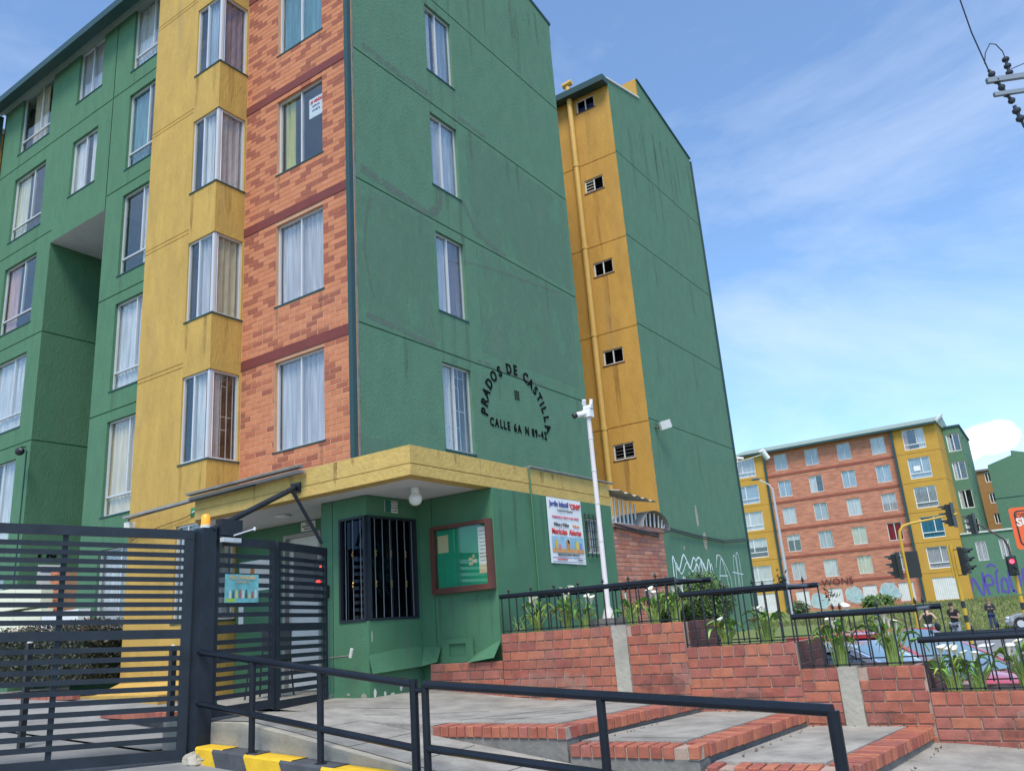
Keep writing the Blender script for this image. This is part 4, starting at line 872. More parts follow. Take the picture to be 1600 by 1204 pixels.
def slat_gate(name, label, A, B, za, zb, H, upper, lower, mid, stile=.07, extra=(), rail=.09, extend=0):
    """A near post end, B other end (2D); za/zb bottom heights at both ends; slats are separate parts"""
    t = thing(name, label, 'gate', (A[0], A[1], za)); A = Vector((*A, 0)); B = Vector((*B, 0)); L = (B-A).length; U = (B-A)/L; L += extend; N = Vector((U.y, -U.x, 0))
    if N.x < 0: N = -N
    slope = (zb-za)/(B-A).length; B = A+U*L
    def rz(u, h): return za+slope*u+h
    def hbar(nm, u0, u1, h, th, d, m=M_black):
        a = A+U*u0; b = A+U*u1
        part(nm, MB().bar((a.x, a.y, rz(u0, h)), (b.x, b.y, rz(u1, h)), d, th), m, t)
    hbar('top_rail', 0, L, H-rail/2, rail, .05); hbar('bottom_rail', 0, L, rail/2, rail, .05); hbar('middle_rail', stile, L-stile, mid, .085, .045)
    for u in (stile/2, L-stile/2, *extra):
        a = A+U*u; w_ = stile if u not in extra else .05
        off = N*(-.03) if u in extra else N*0
        part('stile', MB().ob(a+off, U, N, -w_/2, w_/2, -.022, .022, rz(u, rail), rz(u, H-rail)), M_black, t)
    def slats(h0, h1, n):
        for k in range(n):
            hbar('slat', stile, L-stile, h0+(h1-h0)*(k+1)/(n+1), .046, .022)
    slats(mid+.04, H-rail, upper); slats(rail, mid-.04, lower)
    return t
slat_gate('vehicle_gate', 'wide dark grey vehicle gate of horizontal slats at the left edge', (-7.44, 5.13), (-8.11, 3.68), .63, .705, 2.15, 10, 10, 1.14, .085, (1.15, 2.6), extend=2.2)
g1 = slat_gate('pedestrian_gate', 'first leaf of the small slatted gate carrying the turquoise poster', (-7.38, 5.34), (-7.48, 6.19), .965, .965, 1.76, 7, 7, .83, .05, group_ if False else ())
g2 = slat_gate('pedestrian_gate', 'second leaf of the small slatted gate next to the green booth', (-7.485, 6.23), (-7.76, 7.22), .94, .93, 1.78, 8, 7, .85, .05)
for g_ in (g1, g2): g_['group'] = 'small slatted gate leaves'
stc = thing('gate_poster', 'turquoise poster with white figures fixed on the small gate', 'poster', (-7.33, 5.72, 2.2))
O = Vector((-7.375, 5.47, 0)); U = Vector((-.117, .993, 0)); N = Vector((.993, .117, 0))
part('sheet', MB().ob(O, U, N, 0, .47, .0, .006, 2.055, 2.345), mat('poster_teal', (.18, .50, .52), .6, var=.35, vscale=9), stc)
part('band', MB().ob(O, U, N, .01, .14, .006, .0075, 2.065, 2.095), mat('poster_lime', (.35, .5, .05), .7), stc)
text('lettering', 'FELIZ NAVIDAD', .05, O, U, N, .235, 2.31, M_kraft, stc, off=.009, bold=.003); text('lettering', 'CONJUNTO', .035, O, U, N, .235, 2.265, M_kraft, stc, off=.009)
rs = random.Random(5)
for k in range(9):
    u = .05+.045*k; h = rs.uniform(.04, .085)
    part('figure', MB().add([O+U*u+N*.0085+Z_*2.10, O+U*(u+.035)+N*.0085+Z_*2.10, O+U*(u+.03)+N*.0085+Z_*(2.10+h), O+U*(u+.017)+N*.0085+Z_*(2.115+h), O+U*(u+.006)+N*.0085+Z_*(2.10+h)], [(0, 1, 2, 3, 4)]), mat('fig%d' % (k % 4), [(.6, .62, .55), (.06, .12, .11), (.55, .58, .2), (.35, .12, .12)][k % 4], .7), stc)
# red LED reader behind the second leaf
rd_ = thing('access_reader', 'black access reader with a glowing red display behind the gate slats', 'access reader', (-8.4, 7.2, 2.3))
part('case', MB().box(-8.20, -8.04, 7.42, 7.50, 2.14, 2.62), M_iron, rd_); part('display', MB().ball((-8.10, 7.405, 2.33), .035, 10, 6, (1.2, .4, .7)), em('red_led', (1, .03, .03), 2.5), rd_); part('display', MB().ball((-8.06, 7.41, 2.52), .012, 8, 5), em('red_led2', (1, .05, .03), 2), rd_)
for (x, y, h0, h1, lab) in [(-8.58, 5.71, .70, 1.66, 'thin black guide post standing behind the gate by the yellow wall'), (-9.85, 4.78, .75, 1.82, 'thin black guide post behind the far left part of the gate')]:
    t = thing('guide_post', lab, 'post', (x, y, h0), 'guide posts behind the gate'); part('shaft', MB().box(x-.03, x+.03, y-.03, y+.03, h0-.05, h1), M_iron, t); part('cap', MB().ball((x, y, h1), .032, 8, 6), M_offw, t)

# ================================================================== RAMP RAILINGS
def railing(lab, a, b, za, zb, posts, lower, end_post=False, zfoot=(0, 0)):
    t = thing('ramp_railing', lab, 'railing', (a[0], a[1], za-.8), 'black tube railings along the ramp')
    a = Vector((a[0], a[1], za)); b = Vector((b[0], b[1], zb)); L = (b-a)
    part('handrail', MB().tube([a, b], .031, 16), M_rail, t)
    part('lower_rail', MB().tube([a+Z_*lower[0], b+Z_*lower[1]], .028, 14), M_rail, t)
    for q in posts:
        p = a+L*q; ft = kz(p.x)-.03
        part('post', MB().tube([(p.x, p.y, ft), (p.x, p.y, p.z+(.035 if q in (1.0,) and not end_post else 0))], [.029, .029] if q not in (1.0,) else [.033, .033], 14), M_rail, t)
        part('foot_plate', MB().tube([(p.x, p.y, ft+.028), (p.x, p.y, ft+.036)], .05, 12), M_iron, t)
    return t
railing('black railing from the gate post down to the doubled post', (-7.33, 5.17), (-4.40, 4.97), 1.59, 1.245, (.30, .625, 1.0), (-.47, -.45))
railing('longer black railing ending in a bent corner at its street end', (-4.28, 4.96), (-1.22, 4.50), 1.24, 1.09, (.0, .53, 1.0), (-.44, -.45), True)
mb = MB().tube([(-1.22, 4.50, 1.09), (-1.22, 4.50, 0)], .028, 12).ball((-1.22, 4.5, 1.09), .028, 10, 8); 
tag(part('conduit', MB().tube([(-4.40, 4.97, 1.2), (-4.28, 4.96, 1.2)], .02, 8), M_rail), 'short black link tube joining the two ramp railings', 'tube')

# ================================================================== CCTV POLE
x, y = -4.72, 8.76
t = thing('camera_pole', 'tall thin white pole rising from the highest planter', 'pole', (x, y, 1.6))
pm = mat('pole_white', (.62, .57, .56), .5, var=.1)
part('shaft', MB().tube([(x, y, 1.62), (x, y, 1.72), (x, y, 1.76), (x, y, 4.13)], [.08, .05, .031, .028], 14), pm, t)
part('base_block', MB().box(x-.17, x+.17, y-.16, y+.16, 1.45, 1.625), M_concd, t)
for z in (2.5, 2.95, 3.35, 3.75): part('joint_ring', MB().tube([(x, y, z), (x, y, z+.02)], .033, 14), M_offw, t)
c = thing('security_camera', 'white bullet camera with black lens on top of the white pole', 'security camera', (x, y, 4.1))
part('junction_box', MB().box(x-.045, x+.05, y-.05, y+.05, 4.03, 4.13), M_white, c); part('body', MB().tube([(x-.02, y-.04, 4.08), (x-.09, y-.14, 4.05)], .036, 14), M_white, c)
part('hood', MB().tube([(x-.09, y-.15, 4.052), (x-.115, y-.18, 4.035)], .034, 14), M_iron, c); part('bracket', MB().box(x-.05, x+.06, y-.03, y+.03, 4.14, 4.18), M_white, c)
part('second_head', MB().tube([(x-.05, y, 4.20), (x-.03, y-.02, 4.26)], .026, 10).tube([(x+.05, y, 4.18), (x+.06, y, 4.25)], .022, 10), M_white, c)

# ================================================================== COURTYARD BRICK WALL
t = thing('courtyard_wall', 'pinkish weathered brick wall between the booth and the yellow tower', 'wall', (-6, 12.5, 1.2))
xw = -5.995
part('mortar_core', MB().ob(*side(xw), YEND+.004, 13.42, -.14, -.012, 1.0, 3.06), mat('pale_mortar', (.5, .33, .27), .9, var=.2), t)
place_bricks(t, side(xw), YEND+.01, 13.41, 1.25, 2.99, .27, .068, M_pbrick, joint=.009, depth=.04, proud=.0)
part('coping', MB().ob(*side(xw), YEND+.006, 13.43, -.16, .015, 2.99, 3.06), mat('coping_pink', (.42, .2, .15), .85, var=.2), t)
part('return_wall', MB().box(-7.95, -6.15, 13.30, 13.42, 1.0, 3.0), M_pbrick, t)
M_gw = mat('graffiti_white', (.80, .88, .88), .8, var=.2, vscale=8); M_gk = mat('graffiti_black', (.06, .03, .03), .8); M_gb = mat('graffiti_violet', (.10, .075, .36), .8, var=.15); M_gc = mat('graffiti_pale', (.36, .50, .50), .85, var=.2); M_gp = mat('graffiti_grey', (.2, .12, .12), .9)
for k in range(4): stroke(t, side(xw), [(11.75+k*.16, 1.8), (11.8+k*.16, 2.15-.03*k), (11.86+k*.16, 2.2-.03*k), (11.84+k*.16, 1.85)], .012, M_gp, off=.008)
# awnings on that wall
a1 = thing('barred_opening', 'white barred opening under a wavy plastic sheet next to the yellow canopy', 'grille', (-6.05, 12, 3.06))
for k in range(7): part('bar', MB().box(-6.06, -6.04, 11.62+k*.145, 11.65+k*.145, 3.06, 3.50-.012*k), M_white, a1)
part('rail', MB().box(-6.065, -6.035, 11.58, 12.56, 3.06, 3.085), M_white, a1)
sh = MB(); vs = []
for i in range(19):
    for q in range(2): vs.append((-5.8-.6*q, 11.5+i*.075, 3.53+.02*math.sin(i*1.6)-i*.004+.12*q))
sh.add(vs, [(2*i, 2*i+1, 2*i+3, 2*i+2) for i in range(18)]); M_plas = mat('plastic_sheet', (.55, .53, .48), .6, var=.25, vscale=8); part('corrugated_sheet', sh, M_plas, a1, smooth=True)
a2 = thing('arched_awning', 'grey arched awning with white bars on top of the courtyard wall', 'awning', (-6.1, 13, 3.06))
sh = MB(); vs = []
for i in range(13):
    s_ = math.pi*i/12
    for q in range(2): vs.append((-5.88-.75*q, 12.95-.52*math.cos(s_), 3.03+.30*math.sin(s_)))
sh.add(vs, [(2*i, 2*i+1, 2*i+3, 2*i+2) for i in range(12)]); part('arched_sheet', sh, M_greysheet, a2, smooth=True)
for k in range(8):
    s_ = math.pi*(k+.7)/8.6; part('bar', MB().bar((-5.96, 12.95-.45*math.cos(s_), 3.06), (-5.96, 12.95-.47*math.cos(s_)+.03, 3.05+.25*math.sin(s_)), .02, .02), M_white, a2)
cb = thing('cable_bundle', 'two black cables sagging from the brick wall across the tower wall', 'cable', (-6, 12, 3))
for d in (0, .05):
    part('cable', MB().tube([(-5.95, 11.55, 3.03-d), (-5.94, 12.4, 2.97-d*.6), (-5.96, 13.1, 2.96-d), (-6.1, 13.5, 2.99), (-7.86, 18.0, 3.50+d), (-7.88, 19.5, 3.42+d), (-7.88, 21.5, 3.36+d), (-7.86, 23.4, 3.50+d)], .016, 6), M_iron, cb)

# ================================================================== SECOND TOWER
tw = thing('tower_building', 'second apartment tower with a yellow face and a windowless green side', 'building', (-9, 20, 1))
YT, XT, YTE = 17.7, -7.93, 23.4
Tz = [5.29+2.425*k for k in range(4)]+[15.05]
hol = [(-8.95, -8.39, z, z+.39) for z in Tz]
mb = MB(); wallgrid(mb, front(YT), -13, XT, .6, 15.52, hol+[(-13, XT, J(k)-.012, J(k)+.012, .015) for k in (0, 1, 2, 3, 4)], depth=.1); part('front_wall', mb, M_yel2, tw)
mb = MB(); wallgrid(mb, side(XT), YT, YTE, .3, 15.5, [(YT, YTE, J(k)+.06-.012, J(k)+.06+.012, .018) for k in (1, 2, 3, 4)])
mb.add([(XT, YT, 15.5), (XT, 19.76, 15.5), (XT, 19.76, 16.2), (XT, YT, 15.62)], [(0, 1, 2, 3)]); mb.add([(XT, 19.76, 15.5), (XT, YTE, 15.5), (XT, YTE, 15.9), (XT, 19.76, 16.84)], [(0, 1, 2, 3)])
part('side_wall', mb, M_green, tw)
part('parapet_step', MB().box(-12, XT-.003, 19.66, 19.76, 15.9, 16.83), M_yel2, tw)
part('rear_walls', MB().box(-13, XT-.01, YTE-.1, YTE-.001, .3, 15.7).box(-13, -12.9, YT, YTE, .3, 15.7), M_green, tw)
part('gutter', MB().box(-13, XT+.02, YT-.32, YT-.02, 15.50, 15.68), M_pipeg, tw)
rf = MB(); rf.prism([(XT-.02, YT-.2, 15.66), (XT-.02, 19.7, 16.22), (XT-.02, 19.7, 16.1), (XT-.02, YT-.2, 15.55)], (-5, 0, 0)).prism([(XT-.02, 19.7, 16.8), (XT-.02, YTE, 15.88), (XT-.02, YTE, 15.7), (XT-.02, 19.7, 16.6)], (-5, 0, 0)); part('roof', rf, M_roofg, tw)
part('verge_trim', MB().bar((XT+.01, YT-.1, 15.68), (XT+.01, 19.74, 16.22), .05, .05), M_offw, tw); part('verge_trim', MB().bar((XT+.01, 19.74, 16.86), (XT+.01, YTE+.05, 15.92), .05, .05), M_pipeg, tw)
part('corner_downspout', MB().box(XT-.02, XT+.05, YTE+.002, YTE+.06, .3, 15.8), M_pipeg, tw)
for k, h in enumerate(hol):
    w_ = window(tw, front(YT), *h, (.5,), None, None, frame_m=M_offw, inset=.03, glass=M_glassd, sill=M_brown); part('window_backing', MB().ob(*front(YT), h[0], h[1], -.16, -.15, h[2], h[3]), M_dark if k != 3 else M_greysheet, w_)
    if k in (0, 3):
        for q in range(4): part('louvre', MB().ob(*front(YT), h[0]+.03, h[1]-.03 if k == 0 else h[0]+.25, -.05, -.03, h[2]+.05+q*.085, h[2]+.065+q*.085), M_offw if k == 3 else M_grey, w_)
pp = MB().tube([(-9.08, YT-.12, 3.3), (-9.08, YT-.12, 15.9)], .075, 12); dpipe = part('vent_pipe', pp, M_pipey, tw)
part('pipe_cap', MB().tube([(-9.22, YT-.14, 15.98), (-8.94, YT-.12, 16.02)], .085, 12), M_pipey, dpipe)
for k in range(5): part('pipe_collar', MB().tube([(-9.08, YT-.12, J(k)-.05), (-9.08, YT-.12, J(k)+.07)], .088, 12), M_pipey, dpipe)
# bare plaster scars and graffiti on the tower side
M_scar = mat('bare_plaster', (.42, .36, .27), .9, var=.2)
for (y, z, w_, h) in [(19.9, 3.95, .09, .30), (20.25, 3.35, .12, .26), (18.85, 3.14, .04, .06), (20.9, 2.98, .05, .07)]:
    n = 10; part('plaster_scar', MB().add([Vector((XT+.003, y+w_*math.cos(q*.628)*random.uniform(.7, 1.2), z+h*math.sin(q*.628)*random.uniform(.8, 1.1))) for q in range(n)], [tuple(range(n))]), M_scar, tw)
G = [[(18.05, 2.35), (18.1, 2.92), (18.35, 2.6), (18.7, 2.95), (18.85, 2.9), (19.05, 2.66), (19.35, 2.92), (19.6, 2.62)], [(18.4, 2.2), (18.6, 2.45), (18.85, 2.25), (18.9, 2.1)], [(19.3, 2.4), (19.5, 2.85), (19.75, 2.9), (19.8, 2.5), (19.55, 2.3), (19.7, 2.1)], [(19.8, 2.9), (20.05, 2.6), (20.3, 2.9), (20.4, 2.5), (20.75, 2.2)], [(20.0, 2.15), (20.2, 2.45), (20.5, 2.4), (20.7, 2.05)]]
for g in G:
    stroke(tw, side(XT), g, .045, M_gw); stroke(tw, side(XT), [(a+.13, b-.13+.05*math.sin(a*9)) for a, b in g], .028, M_gw, off=.006)
for g in [[(20.75, 2.7), (20.95, 3.02), (21.3, 2.9), (21.7, 2.4), (21.6, 1.9)], [(20.85, 2.3), (21.2, 2.95), (21.5, 2.2)], [(20.95, 2.5), (21.5, 2.5)], [(22.0, 2.2), (22.1, 3.0), (22.3, 2.9), (22.2, 2.1), (22.0, 2.2)], [(22.35, 2.2), (22.35, 3.05), (22.55, 3.0), (22.5, 2.1), (22.3, 2.2)], [(21.9, 2.6), (22.7, 2.55)]]: stroke(tw, side(XT), g, .022, M_gw)
fl_ = thing('wall_floodlight', 'square white floodlight on the corner of the green tower side', 'floodlight', (-7.9, 18.1, 6))
part('bracket', MB().tube([(-7.93, 18.0, 5.98), (-7.75, 18.1, 5.97)], .02, 6), M_iron, fl_); part('housing', MB().bar((-7.78, 18.0, 5.98), (-7.68, 18.38, 6.10), .06, .2), M_offw, fl_)
tc_ = thing('wall_camera', 'white camera on a thin arm at the rear edge of the tower', 'security camera', (-7.9, 23.5, 5.8))
part('arm', MB().tube([(-7.9, 23.45, 5.76), (-7.1, 23.6, 5.90)], .016, 6).tube([(-7.9, 23.45, 5.5), (-7.85, 23.5, 6.0)], .016, 6), M_offw, tc_); part('body', MB().tube([(-7.1, 23.4, 5.98), (-7.0, 23.55, 5.74)], .085, 12), M_white, tc_); part('body', MB().tube([(-7.95, 23.5, 5.92), (-7.7, 23.55, 5.86)], .04, 8), M_white, tc_)

# ================================================================== FAR APARTMENT BLOCK
fb = thing('far_apartment_block', 'far brick and yellow apartment block beyond the grass bank', 'building', (-16, 76, 1))
YFB = 73.0
M_fbrick = bpy.data.materials.new('far_brick'); M_fbrick.use_nodes = True
_t = M_fbrick.node_tree; _b = _t.nodes['Principled BSDF']; _b.inputs['Roughness'].default_value = .85
_g = _t.nodes.new('ShaderNodeNewGeometry'); _s = _t.nodes.new('ShaderNodeSeparateXYZ'); _c = _t.nodes.new('ShaderNodeCombineXYZ'); _br = _t.nodes.new('ShaderNodeTexBrick')
_t.links.new(_g.outputs['Position'], _s.inputs[0]); _t.links.new(_s.outputs['X'], _c.inputs[0]); _t.links.new(_s.outputs['Z'], _c.inputs[1]); _t.links.new(_c.outputs[0], _br.inputs['Vector'])
for a, v in (('Color1', (.50, .195, .115, 1)), ('Color2', (.32, .105, .068, 1)), ('Mortar', (.48, .25, .17, 1)), ('Scale', 1.0), ('Mortar Size', .012), ('Bias', -.45), ('Brick Width', .40), ('Row Height', .12)): _br.inputs[a].default_value = v
_n = _t.nodes.new('ShaderNodeTexNoise'); _n.inputs['Scale'].default_value = 1.3; _n.inputs['Detail'].default_value = 6; _mp = _t.nodes.new('ShaderNodeMapping'); _mp.inputs['Scale'].default_value = (1, 1, 4)
_t.links.new(_g.outputs['Position'], _mp.inputs[0]); _t.links.new(_mp.outputs[0], _n.inputs[0])
_m = _t.nodes.new('ShaderNodeMapRange'); _m.inputs['From Min'].default_value = .3; _m.inputs['From Max'].default_value = .7; _m.inputs['To Min'].default_value = .78; _m.inputs['To Max'].default_value = 1.18; _h = _t.nodes.new('ShaderNodeHueSaturation')
_t.links.new(_n.outputs[0], _m.inputs[0]); _t.links.new(_m.outputs[0], _h.inputs['Value']); _t.links.new(_br.outputs['Color'], _h.inputs['Color']); _t.links.new(_h.outputs[0], _b.inputs['Base Color'])
HX = [(-21.17, -20.05), (-18.48, -17.35), (-15.75, -14.64), (-13.0, -11.88)]
RZ = [13.22-2.365*k for k in range(6)]
hb = [(a, b, z, z+1.42) for z in RZ for a, b in HX]
mb = MB(); wallgrid(mb, front(YFB), -21.9, -11.2, .3, 15.0, hb, depth=.12); part('brick_wall', mb, M_fbrick, fb)
M_fband = mat('far_band', (.30, .085, .055), .8, var=.15)
for k in range(5): part('floor_band', MB().ob(*front(YFB), -21.9, -11.2, 0, .05, 12.72-2.37*k, 12.90-2.37*k), M_fband, fb)
M_fyel = mat('far_yellow', (.52, .29, .045), .85, var=.1, vscale=1.2, stain=.15)
hl = [(-24.52, -22.88, z-.2, z+1.43) for z in RZ]; mb = MB(); wallgrid(mb, front(YFB-.25), -24.9, -21.9, .3, 15.0, hl+[(-24.9, -21.9, 12.75-2.37*k, 12.79-2.37*k, .03) for k in range(5)], depth=.12); mb.box(-24.9, -21.9, YFB-.1, YFB+.1, .3, .31); mb.add([(-21.9, YFB-.25, .3), (-21.9, YFB, .3), (-21.9, YFB, 15), (-21.9, YFB-.25, 15)], [(0, 1, 2, 3)]); part('yellow_wall', mb, M_fyel, fb)
hr = [(-10.45, -8.82, z-.12, z+1.55) for z in RZ]; mb = MB(); wallgrid(mb, front(YFB-.25), -11.2, -7.9, .3, 15.0, hr+[(-11.2, -7.9, 12.78-2.37*k, 12.82-2.37*k, .03) for k in range(5)], depth=.12); wallgrid(mb, side(-7.9), YFB-.25, 76.6, .3, 15.2, [(YFB-.25, 76.6, 12.78-2.37*k, 12.82-2.37*k, .03) for k in range(5)]); mb.add([(-11.2, YFB-.25, .3), (-11.2, YFB, .3), (-11.2, YFB, 15), (-11.2, YFB-.25, 15)], [(0, 1, 2, 3)]); part('yellow_wall', mb, M_fyel, fb)
part('rear_wall', MB().box(-24.9, -7.92, 82, 82.1, .3, 15).box(-24.9, -24.8, YFB, 82, .3, 15).box(-7.99, -7.91, 76.6, 82, .3, 15), M_green, fb)
M_roofm = mat('far_roof_sheet', (.26, .33, .27), .6, bump=.3, bscale=6, var=.18, vscale=2, stretch=(6, .5, .5))
rf = MB(); rf.prism([(-25.2, YFB-.55, 15.0), (-25.2, YFB+4.5, 16.3), (-25.2, 82.3, 15.0)], (17.45, 0, 0)); part('roof', rf, M_roofm, fb)
part('gutter', MB().box(-25.2, -7.7, YFB-.7, YFB-.5, 14.85, 15.02), M_pipeg, fb)
part('gable_trim', MB().bar((-7.72, YFB-.6, 15.02), (-7.72, YFB+4.5, 16.4), .12, .2), M_offw, fb)
for x in (-21.93, -11.22): part('downspout', MB().box(x-.12, x+.06, YFB-.42, YFB-.26, .4, 14.9), M_pipeg, fb)
rw = random.Random(11)
def dark_back(root, B, h): part('painted_room_dark', MB().ob(*B, h[0], h[1], -.5, -.45, h[2], h[3]), M_dark, root)  # near-black sheet paints the room's darkness behind the far windows
spec = {(3, 0): ('none', .55), (3, 3): 'crimson', (3, 2): 'cream', (4, 2): 'cream', (1, 1): 'half', (1, 0): 'mirror', (1, 2): 'mirror', (1, 3): 'mirror'}
for r in range(6):
    for c in range(4):
        h = (*HX[c], RZ[r], RZ[r]+1.42); s_ = spec.get((r, c)); B = front(YFB)
        if r == 5:
            w_ = part('window', MB().ob(*B, h[0], h[1], -.1, -.06, h[2], h[3]), M_offw, fb)
            for q in range(9): part('bar', MB().ob(*B, h[0]+q*.13, h[0]+q*.13+.03, -.06, -.04, h[2], h[3]), M_white, w_)
            continue
        if s_ == 'half': w_ = window(fb, B, *h, (.5,), None, 'white', [(0, .45, 'white')], fr=.055, frame_m=M_offw)
        elif isinstance(s_, tuple): w_ = window(fb, B, *h, (.5,), None, 'white', None, fr=.055, frame_m=M_offw, czb=h[2]+.95)
        elif s_: w_ = window(fb, B, *h, (.5,), None, s_, None, fr=.055, frame_m=M_offw)
        else: w_ = window(fb, B, *h, (.5,), None, rw.choice(['lace', 'white', 'lace', 'grey']), None, fr=.055, frame_m=M_offw)
        dark_back(w_, B, h)
ly = ['lace', 'mirror', 'white', 'half', 'white', None]; ry = ['pinkc', 'mirror', 'grey', 'bluec', 'lace', None]
for r in range(6):
    for hh, nm in ((hl[r], ly[r]), (hr[r], ry[r])):
        B = front(YFB-.25)
        if nm is None:
            w_ = part('window', MB().ob(*B, hh[0], hh[1], -.1, -.05, hh[2], hh[3]), M_offw, fb)
            for q in range(11): part('bar', MB().ob(*B, hh[0]+q*.15, hh[0]+q*.15+.03, -.05, -.03, hh[2], hh[3]), M_white, w_)
            continue
        if nm == 'half': w_ = window(fb, B, *hh, (.28,), hh[2]+.45, 'white', None, fr=.06, frame_m=M_white, czb=hh[2]+.85)
        elif nm == 'pinkc': w_ = window(fb, B, *hh, (.62,), hh[2]+.42, 'pink', [(0, .22, 'pink'), (.66, 1, 'white')], fr=.06, frame_m=M_white)
        else: w_ = window(fb, B, *hh, (.62 if hh in hr else .28,), hh[2]+.42, nm, None, fr=.06, frame_m=M_white)
        dark_back(w_, B, hh)
tcard = part('sale_card', MB().ob(*front(YFB-.25), -10.1, -9.6, -.06, -.055, 11.35, 11.75), M_white, fb)
# graffiti at its foot
for g in [[(-19.5, 2.2), (-18.9, 3.0), (-18.7, 2.2)], [(-19.6, 1.4), (-19.2, 2.5), (-18.5, 1.5), (-19.0, 1.4)]]: pass
def blob(parent, B, cx, cz, w_, h, m, seed, off=.01):
    rr = random.Random(seed); n = 14; O, U, N = B
    part('stain_patch' if 'wall_' in m.name else 'graffiti_patch', MB().add([O+U*(cx+w_*math.cos(q*2*math.pi/n)*rr.uniform(.75, 1.1))+Z_*(cz+h*math.sin(q*2*math.pi/n)*rr.uniform(.75, 1.15))+N*off for q in range(n)], [tuple(range(n))]), m, parent)
for i, (cx, cz) in enumerate([(-19.3, 1.95), (-16.5, 2.2), (-13.75, 2.3)]):
    blob(fb, front(YFB), cx, cz, .75, .66, M_gc, i, .010); blob(fb, front(YFB), cx+.3, cz-.35, .55, .4, M_gc, i+20, .012)
    stroke(fb, front(YFB), [(cx-.6, cz-.5), (cx-.55, cz+.35), (cx-.1, cz+.55), (cx+.1, cz-.1), (cx+.5, cz+.3), (cx+.75, cz-.4), (cx, cz-.6), (cx-.6, cz-.5)], .05, M_offw, off=.024)
text('graffiti_writing', 'WONS', .75, *front(YFB), -17.6, 3.30, M_gk, fb, off=.06, sx=1.1)
# stair block (green) on its right
sbk = thing('green_stair_block', 'green rear wing with wide windows behind the far yellow corner', 'building', (-7, 79, 1))
YG = 76.5; gw = [(-7.7, -6.72, z, z+1.5) for z in (12.98, 10.62, 8.26, 5.9)]
mb = MB(); wallgrid(mb, front(YG), -7.9, -6.6, .3, 15.0, gw); wallgrid(mb, side(-6.6), YG, 82.5, .3, 14.6, [(77.6+q*0, 78.3, z, z+1.3) for z in (12.98, 10.62, 8.26)]); mb.add([(-6.6, YG, 14.6), (-6.6, 82.5, 14.6), (-6.6, YG, 15.0)], [(0, 1, 2)]); part('wall', mb, M_green, sbk)
part('roof', MB().prism([(-7.9, YG-.1, 15.0), (-7.9, 82.6, 14.6), (-7.9, 82.6, 14.75), (-7.9, YG-.1, 15.15)], (1.4, 0, 0)), M_pipeg, sbk)
part('rear_wall', MB().box(-7.9, -6.6, 82.5, 82.6, .3, 14.6), M_green, sbk)
for h in gw:
    w_ = window(sbk, front(YG), *h, (.5,), None, 'white', [(0, .3, 'white')], fr=.06, frame_m=M_white); dark_back(w_, front(YG), h)
for z in (12.98, 10.62, 8.26): w_ = window(sbk, side(-6.6), 77.6, 78.3, z, z+1.3, (), None, 'lace', None, fr=.06, frame_m=M_white)
# low green block in front
lb = thing('low_green_block', 'low green block with barred windows and violet graffiti', 'building', (-3, 74, 1))
lw = [(-7.0, -6.28, 3.92, 5.35), (-5.4, -4.8, 3.92, 5.35), (-3.6, -3.0, 3.92, 5.35), (-1.8, -1.2, 3.92, 5.35)]
mb = MB(); wallgrid(mb, front(73.2), -7.88, 12, .0, 6.0, lw); part('wall', mb, M_green, lb); part('coping', MB().box(-7.88, 12, 73.1, 73.4, 6.0, 6.12), M_offw, lb); part('roof', MB().box(-7.88, 12, 73.4, 76.4, 5.8, 6.0), M_concd, lb)
for h in lw:
    w_ = window(lb, front(73.2), *h, (.5,), None, 'lace', None, fr=.05, frame_m=M_white); [part('bar', MB().ob(*front(73.2), h[0]+q*.09, h[0]+q*.09+.02, .0, .02, h[2], h[3]), M_white, w_) for q in range(8)]
    dark_back(w_, front(73.2), h)
for g in [[(-8.0, 1.1), (-7.7, 2.5), (-7.2, 1.2), (-6.95, 2.9)], [(-6.8, 1.2), (-6.9, 2.4), (-6.5, 2.6), (-6.4, 2.0), (-6.8, 1.9)], [(-6.2, 1.3), (-6.1, 2.6), (-5.9, 3.0)], [(-5.9, 1.3), (-5.8, 2.2), (-5.5, 2.2), (-5.5, 1.3), (-5.8, 1.4)], [(-5.2, 1.3), (-5.25, 2.8), (-4.8, 2.9), (-4.6, 2.0), (-4.9, 1.3), (-5.2, 1.4)], [(-4.4, 1.4), (-4.3, 2.8), (-3.9, 2.6), (-3.9, 1.5), (-4.3, 1.4)], [(-6.6, 3.2), (-6.3, 3.4), (-6.0, 3.2)]]:
    stroke(lb, front(73.2), [(a, b+.2) for a, b in g], .16, M_gb, off=.012)
part('mural_patch', MB().ob(*front(72.74), -9.9, -8.3, -.3, -.02, .2, .21), M_dark, lb) if False else None
blob(fb, front(YFB-.25), -9.0, .95, .75, .32, mat('dark_graffiti', (.08, .05, .06), .8), 8, .01)
